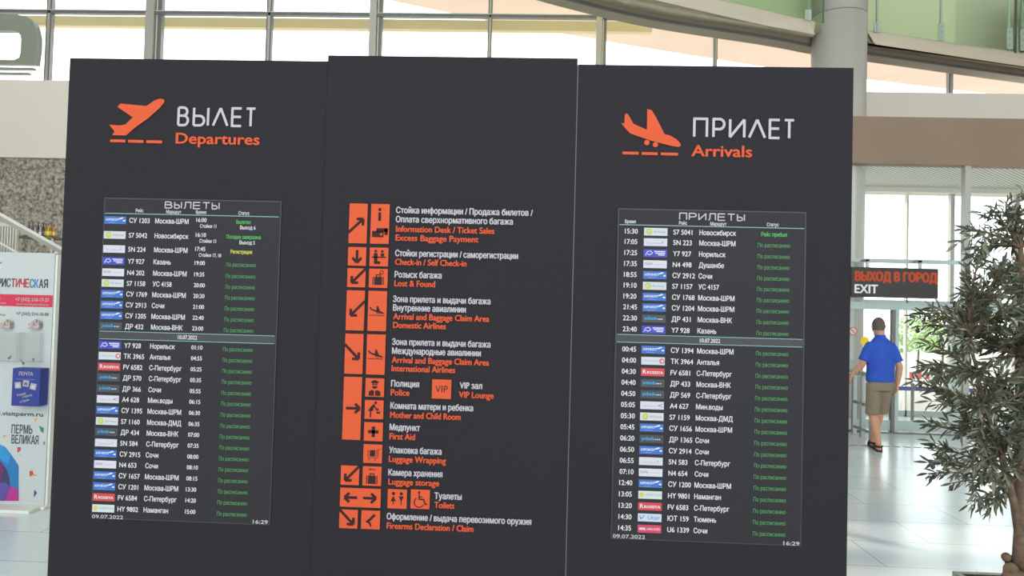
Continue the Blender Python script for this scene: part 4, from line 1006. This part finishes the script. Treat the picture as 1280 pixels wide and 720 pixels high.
for A, lb in ((LA, None), (RA, None)):
    d = Vector((.25, 1, 0)).normalized(); lt_ = Vector((d.y, -d.x, 0)); b = MB()
    g = Vector((A.x, A.y, 0)); pr = [(-.095, .03), (-.06, .04), (.0, .042), (.08, .05), (.15, .045), (.2, .02)]
    v = []
    for z_ in (0.0, .022):
        v += [g+d*u+lt_*w_+Vector((0, 0, z_)) for u, w_ in pr]+[g+d*u-lt_*w_+Vector((0, 0, z_)) for u, w_ in reversed(pr)]
    n = len(pr)*2; b.add(v, [tuple(range(n))[::-1], tuple(range(n, 2*n))]+[(i, (i+1) % n, n+(i+1) % n, n+i) for i in range(n)], SAND)
    for u in (.03, .11):
        b.tube([g+d*u+lt_*.045*math.cos(a)+Vector((0, 0, .02+.058*math.sin(a))) for a in [math.radians(q) for q in range(0, 181, 20)]], .009, SAND, 6, 2)
    b.tube([g-d*.09*math.sin(a)*.9+lt_*.042*math.cos(a)+Vector((0, 0, .065)) for a in [math.radians(q) for q in range(0, 181, 20)]], .009, SAND, 6, 2)
    b.build('sandal', man, smooth=False)

# ---------------------------------------------------------------- olive tree in its planter
TY = 3.9
tx = X(1277, 650, TY); prz = Z(1191, 714, 4.2); plx = X(1191, 714, 4.2)
pot = thing('planter', 'dark square planter with its rim paled as a reflection, holding the olive tree', 'planter', (plx+.33, TY, 0))
PD = mat('planter graphite', (70, 68, 70), .5); PR = mat('planter rim', (150, 152, 140), .4)  # rim tone raised to carry the light reflected on a dark rim
px0, px1, py0, py1 = plx, plx+.62, TY-.31, TY+.31
def frus(b, x0, x1, y0, y1, z0, z1, k, m):
    cx, cy = (x0+x1)/2, (y0+y1)/2
    v = [(cx+(q-cx)*k, cy+(r-cy)*k, z0) for q, r in ((x0, y0), (x1, y0), (x1, y1), (x0, y1))]+[(q, r, z1) for q, r in ((x0, y0), (x1, y0), (x1, y1), (x0, y1))]
    b.add(v, [(3, 2, 1, 0), (4, 5, 6, 7), (0, 1, 5, 4), (1, 2, 6, 5), (2, 3, 7, 6), (3, 0, 4, 7)], m)
b = MB(); frus(b, px0+.015, px1-.015, py0+.015, py1-.015, 0, prz-.045, .84, PD); b.build('pot_body', pot, bevel=.006)
b = MB()
for q in ((px0, py0, px1, py0+.03), (px0, py1-.03, px1, py1), (px0, py0+.03, px0+.03, py1-.03), (px1-.03, py0+.03, px1, py1-.03)): b.box(q[0], q[1], prz-.06, q[2], q[3], prz, PR)
b.build('rim', pot, bevel=.004, label='rim with a reflection in its colour')
MB().box(px0+.03, py0+.03, prz-.045, px1-.03, py1-.03, prz-.006, mat('dark soil', (50, 42, 38), .95, noise=.4, nscale=40, bump=.5)).build('soil', pot)

tree = thing('olive_tree', 'olive tree with slim grey-green leaves and a few dark olives rising from the square planter', 'tree', (tx, TY, prz-.004))
BARK = mat('bark', (104, 84, 68), .9, noise=.25, nscale=25, bump=.4)
LF = mat('olive leaf', (78, 82, 62), .5, noise=.18, nscale=9); LF2 = mat('olive leaf pale', (122, 124, 106), .55); OLV = mat('olive fruit', (60, 48, 56), .35)
for m_ in (LF, LF2):
    pn = m_.node_tree.nodes['Principled BSDF']
def TP(px, py, y): return Vector((X(px, py, y), y, Z(px, py, y)))
base = Vector((tx, TY, prz-.004))
trunk = [base, TP(1277, 660, TY), TP(1276, 600, TY), TP(1278, 520, TY+.02), TP(1275, 450, TY), TP(1280, 380, TY), TP(1276, 310, TY)]
b = MB().tube(trunk, [.05, .034, .031, .028, .024, .018, .012], BARK, 12); b.build('trunk', tree, smooth=True)
stem2 = [TP(1274, 668, TY), TP(1268, 630, TY-.01), TP(1261, 605, TY-.03), TP(1252, 570, TY-.06), TP(1235, 520, TY-.1), TP(1222, 470, TY-.12), TP(1212, 420, TY-.12)]
MB().tube(stem2, [.022, .019, .018, .015, .011, .008, .005], BARK, 10).build('stem', tree, smooth=True)
b = MB()
for k in range(16):
    a_ = random.uniform(0, 6.28); h = random.uniform(.035, .2); q = base+Vector((-.02+.045*math.cos(a_), .045*math.sin(a_), h)); r = random.uniform(.022, .04)
    b.rings([(q+Vector((0, 0, r*math.sin(t_))), max(.003, r*math.cos(t_)), max(.003, r*math.cos(t_))) for t_ in [math.radians(u) for u in range(-80, 90, 32)]], BARK, 8)
b.build('root_collar', tree, smooth=True, label='lumpy brown root collar')
# branches towards a spread of tips
tips = [(1258, 252), (1240, 262), (1216, 288), (1272, 262), (1300, 250), (1216, 322), (1228, 318), (1208, 345), (1198, 368), (1250, 300), (1268, 300), (1146, 392), (1152, 408), (1168, 395), (1190, 385), (1215, 360),
        (1165, 430), (1150, 458), (1143, 476), (1172, 470), (1190, 440), (1172, 506), (1165, 532), (1168, 558), (1160, 578), (1160, 592), (1190, 604), (1176, 490), (1200, 500), 
        (1215, 585), (1232, 624), (1248, 628), (1225, 540), (1240, 500), (1238, 440), (1240, 400), (1262, 360), (1265, 420), (1270, 470), (1265, 540), (1255, 590), (1215, 410), (1205, 470), (1290, 300), (1310, 340), (1320, 400), (1330, 460), (1325, 520), (1310, 570), (1300, 610), (1340, 430), (1295, 430), (1295, 500), (1290, 360), (1230, 345), (1245, 560), (1228, 470),
        (1252, 330), (1272, 335), (1242, 375), (1255, 395), (1225, 385), (1248, 420), (1222, 430), (1255, 450), (1240, 470), (1265, 500), (1250, 520), (1225, 505), (1235, 575), (1270, 570), (1210, 525), (1200, 415), (1185, 415), (1262, 610)]
for k in range(46):
    a_, r_ = random.uniform(0, 6.283), random.uniform(.15, 1)**.6; tips.append((1266+66*r_*math.cos(a_), 445+160*r_*math.sin(a_)))
main = [p_ for p_ in trunk[2:]]+[p_ for p_ in stem2[2:]]
wood = MB(); leaves = []; fruit_at = []
def leaf(p0, d, ln, up):
    d = d.normalized(); side = d.cross(up); 
    if side.length < 1e-3: side = d.orthogonal()
    side.normalize(); nrm = side.cross(d); w_ = ln*random.uniform(.085, .12)
    droop = -random.uniform(0, .12)*ln
    v = [p0, p0+d*ln*.22+side*w_*.75+nrm*.003, p0+d*ln*.55+side*w_+nrm*.004+Vector((0, 0, droop*.4)), p0+d*ln*.85+side*w_*.5+Vector((0, 0, droop*.8)), p0+d*ln+Vector((0, 0, droop)),
         p0+d*ln*.85-side*w_*.5+Vector((0, 0, droop*.8)), p0+d*ln*.55-side*w_+nrm*.004+Vector((0, 0, droop*.4)), p0+d*ln*.22-side*w_*.75+nrm*.003, p0+d*ln*.5+Vector((0, 0, droop*.35))]
    leaves.append(v)
LFACES = [(0, 1, 8, 7), (1, 2, 8), (2, 3, 8), (3, 4, 5, 8), (5, 6, 8), (6, 7, 8)]
LFACES = [(0, 1, 8), (1, 2, 8), (2, 3, 8), (3, 4, 8), (4, 5, 8), (5, 6, 8), (6, 7, 8), (7, 0, 8)]
for ti, (px, py) in enumerate(tips):
    y = TY+random.uniform(-.32, .32); tip = TP(px, py, y)
    cand = [p_ for p_ in main if p_.z < tip.z+.12] or main[:1]
    st_ = min(cand, key=lambda p_: (p_-tip).length+abs((tip.z-.25)-p_.z)*.5)
    mid = st_.lerp(tip, .5)+Vector((random.uniform(-.04, .04), random.uniform(-.05, .05), .05))
    cv = []
    for k in range(11):
        u = k/10; cv.append(st_*(1-u)**2+mid*2*u*(1-u)+tip*u*u)
    L_ = (tip-st_).length
    wood.tube(cv, [.0075*(1-.8*k/10)+.0012 for k in range(11)], BARK, 6)
    def sprout(cv, frm, step):
        ln = sum((cv[i+1]-cv[i]).length for i in range(len(cv)-1)); s_ = frm*ln; par = 0
        acc = 0
        for i in range(len(cv)-1):
            sg = (cv[i+1]-cv[i]).length
            while acc+sg > s_:
                q = cv[i].lerp(cv[i+1], (s_-acc)/sg); d = (cv[i+1]-cv[i]).normalized()
                o = d.orthogonal().normalized(); o = Matrix.Rotation(par*1.57+random.uniform(-.5, .5), 3, d) @ o
                for sd_ in (1, -1):
                    if random.random() < .9: leaf(q, d*random.uniform(.5, 1)+o*sd_*random.uniform(.5, 1)+Vector((0, 0, random.uniform(-.25, .15))), random.uniform(.045, .078), Vector((random.uniform(-.6, .6), random.uniform(-1, .2), random.uniform(-.3, 1))))
                if random.random() < .012: fruit_at.append(q+Vector((0, 0, -.02)))
                par += 1; s_ += step*random.uniform(.8, 1.2)
            acc += sg
        leaf(cv[-1], cv[-1]-cv[-2], random.uniform(.05, .075), Vector((0, -1, .4)))
    sprout(cv, max(.15, 1-(.36 if px < 1215 else .46)/max(L_, .05)) if L_ > .4 else .2, .025 if px < 1215 else .024)
    for k in range(2 if px < 1215 else 3):        # side twigs
        u = random.uniform(.45, .9); q = cv[int(u*10)]; d = (cv[-1]-cv[0]).normalized()
        d2 = (d+Vector((random.uniform(-.9, .9), random.uniform(-.9, .9), random.uniform(-.5, .5)))).normalized()
        tw = [q+d2*(.11*j/5)+Vector((0, 0, -.02*(j/5)**2)) for j in range(6)]
        wood.tube(tw, [.003*(1-.6*j/5) for j in range(6)], BARK, 5); sprout(tw, .12, .021)
wood.build('branches', tree, smooth=True)
b = MB()
for v in leaves: b.add(v, LFACES, LF if random.random() < .72 else LF2)
b.build('foliage', tree, label='grey-green slim leaves')
for q in [TP(1189, 610, TY-.05), TP(1166, 583, TY-.2), TP(1150, 480, TY+.1), TP(1162, 396, TY+.1), TP(1147, 413, TY)]+fruit_at[:10]:
    MB().rings([(q+Vector((0, 0, .015*math.sin(t_))), max(.001, .0105*math.cos(t_)), max(.001, .0105*math.cos(t_))) for t_ in [math.radians(u) for u in range(-88, 90, 22)]], OLV, 10).build('olive', tree, smooth=True)

# ---------------------------------------------------------------- outdoors, seen through the doors
GR = mat('outdoor shrub green', (172, 200, 130), .7, noise=.3, nscale=6)  # green paled: flare over the outdoor view is put into the leaf colour
def shrub(px, py, Y, h, w_, lb):
    x, _ = at(px, py, Y); o = thing('shrub', lb, 'shrub', (x, Y, -.03))
    b = MB(); b.tube([(x, Y, -.03), (x+.03, Y, h*.4)], [.05, .03], BARK, 8); b.build('stem', o)
    b = MB()
    for k in range(420):
        a_, e_ = random.uniform(0, 6.28), math.asin(random.uniform(-.7, 1)); r = random.uniform(.6, 1)
        q = Vector((x+w_*r*math.cos(a_)*math.cos(e_), Y+w_*r*math.sin(a_)*math.cos(e_), h*.6+h*.42*r*math.sin(e_)))
        d = Vector((random.uniform(-1, 1), random.uniform(-1, 1), random.uniform(-1, 1))).normalized(); s_ = d.orthogonal().normalized()
        b.add([q-d*.12, q+s_*.06, q+d*.12, q-s_*.06], [(0, 1, 2, 3)], GR)
    b.build('foliage', o)
shrub(1147, 452, 26, 1.9, .8, 'round green shrub outdoors seen through the open glass door right of the man')
shrub(1178, 455, 30, 2.0, 1.0, 'paler green shrub outdoors further right, glimpsed between olive leaves')
YR = 21
ra, rz1 = at(1137, 465, YR); rb, rz0 = at(1166, 479, YR)
rbar = thing('road_barrier', 'small red and white striped barrier board on legs outdoors beyond the glass door', 'barrier', ((ra+rb)/2, YR, -.03))
b = MB()
for k in range(6): b.box(ra+(rb-ra)*k/6, YR-.02, rz0+.1, ra+(rb-ra)*(k+1)/6, YR+.02, rz1, (mat('barrier red', (206, 70, 70), .5), WHITE)[k % 2])
b.build('striped_board', rbar)
for xx in (ra+.08, rb-.08):
    b = MB().box(xx-.02, YR+.02, -.03, xx+.02, YR+.06, rz1, STEEL); b.box(xx-.03, YR-.2, -.03, xx+.03, YR+.25, 0, STEEL); b.build('leg', rbar)
for o in bpy.data.objects:
    if '_w' in o: del o['_w']
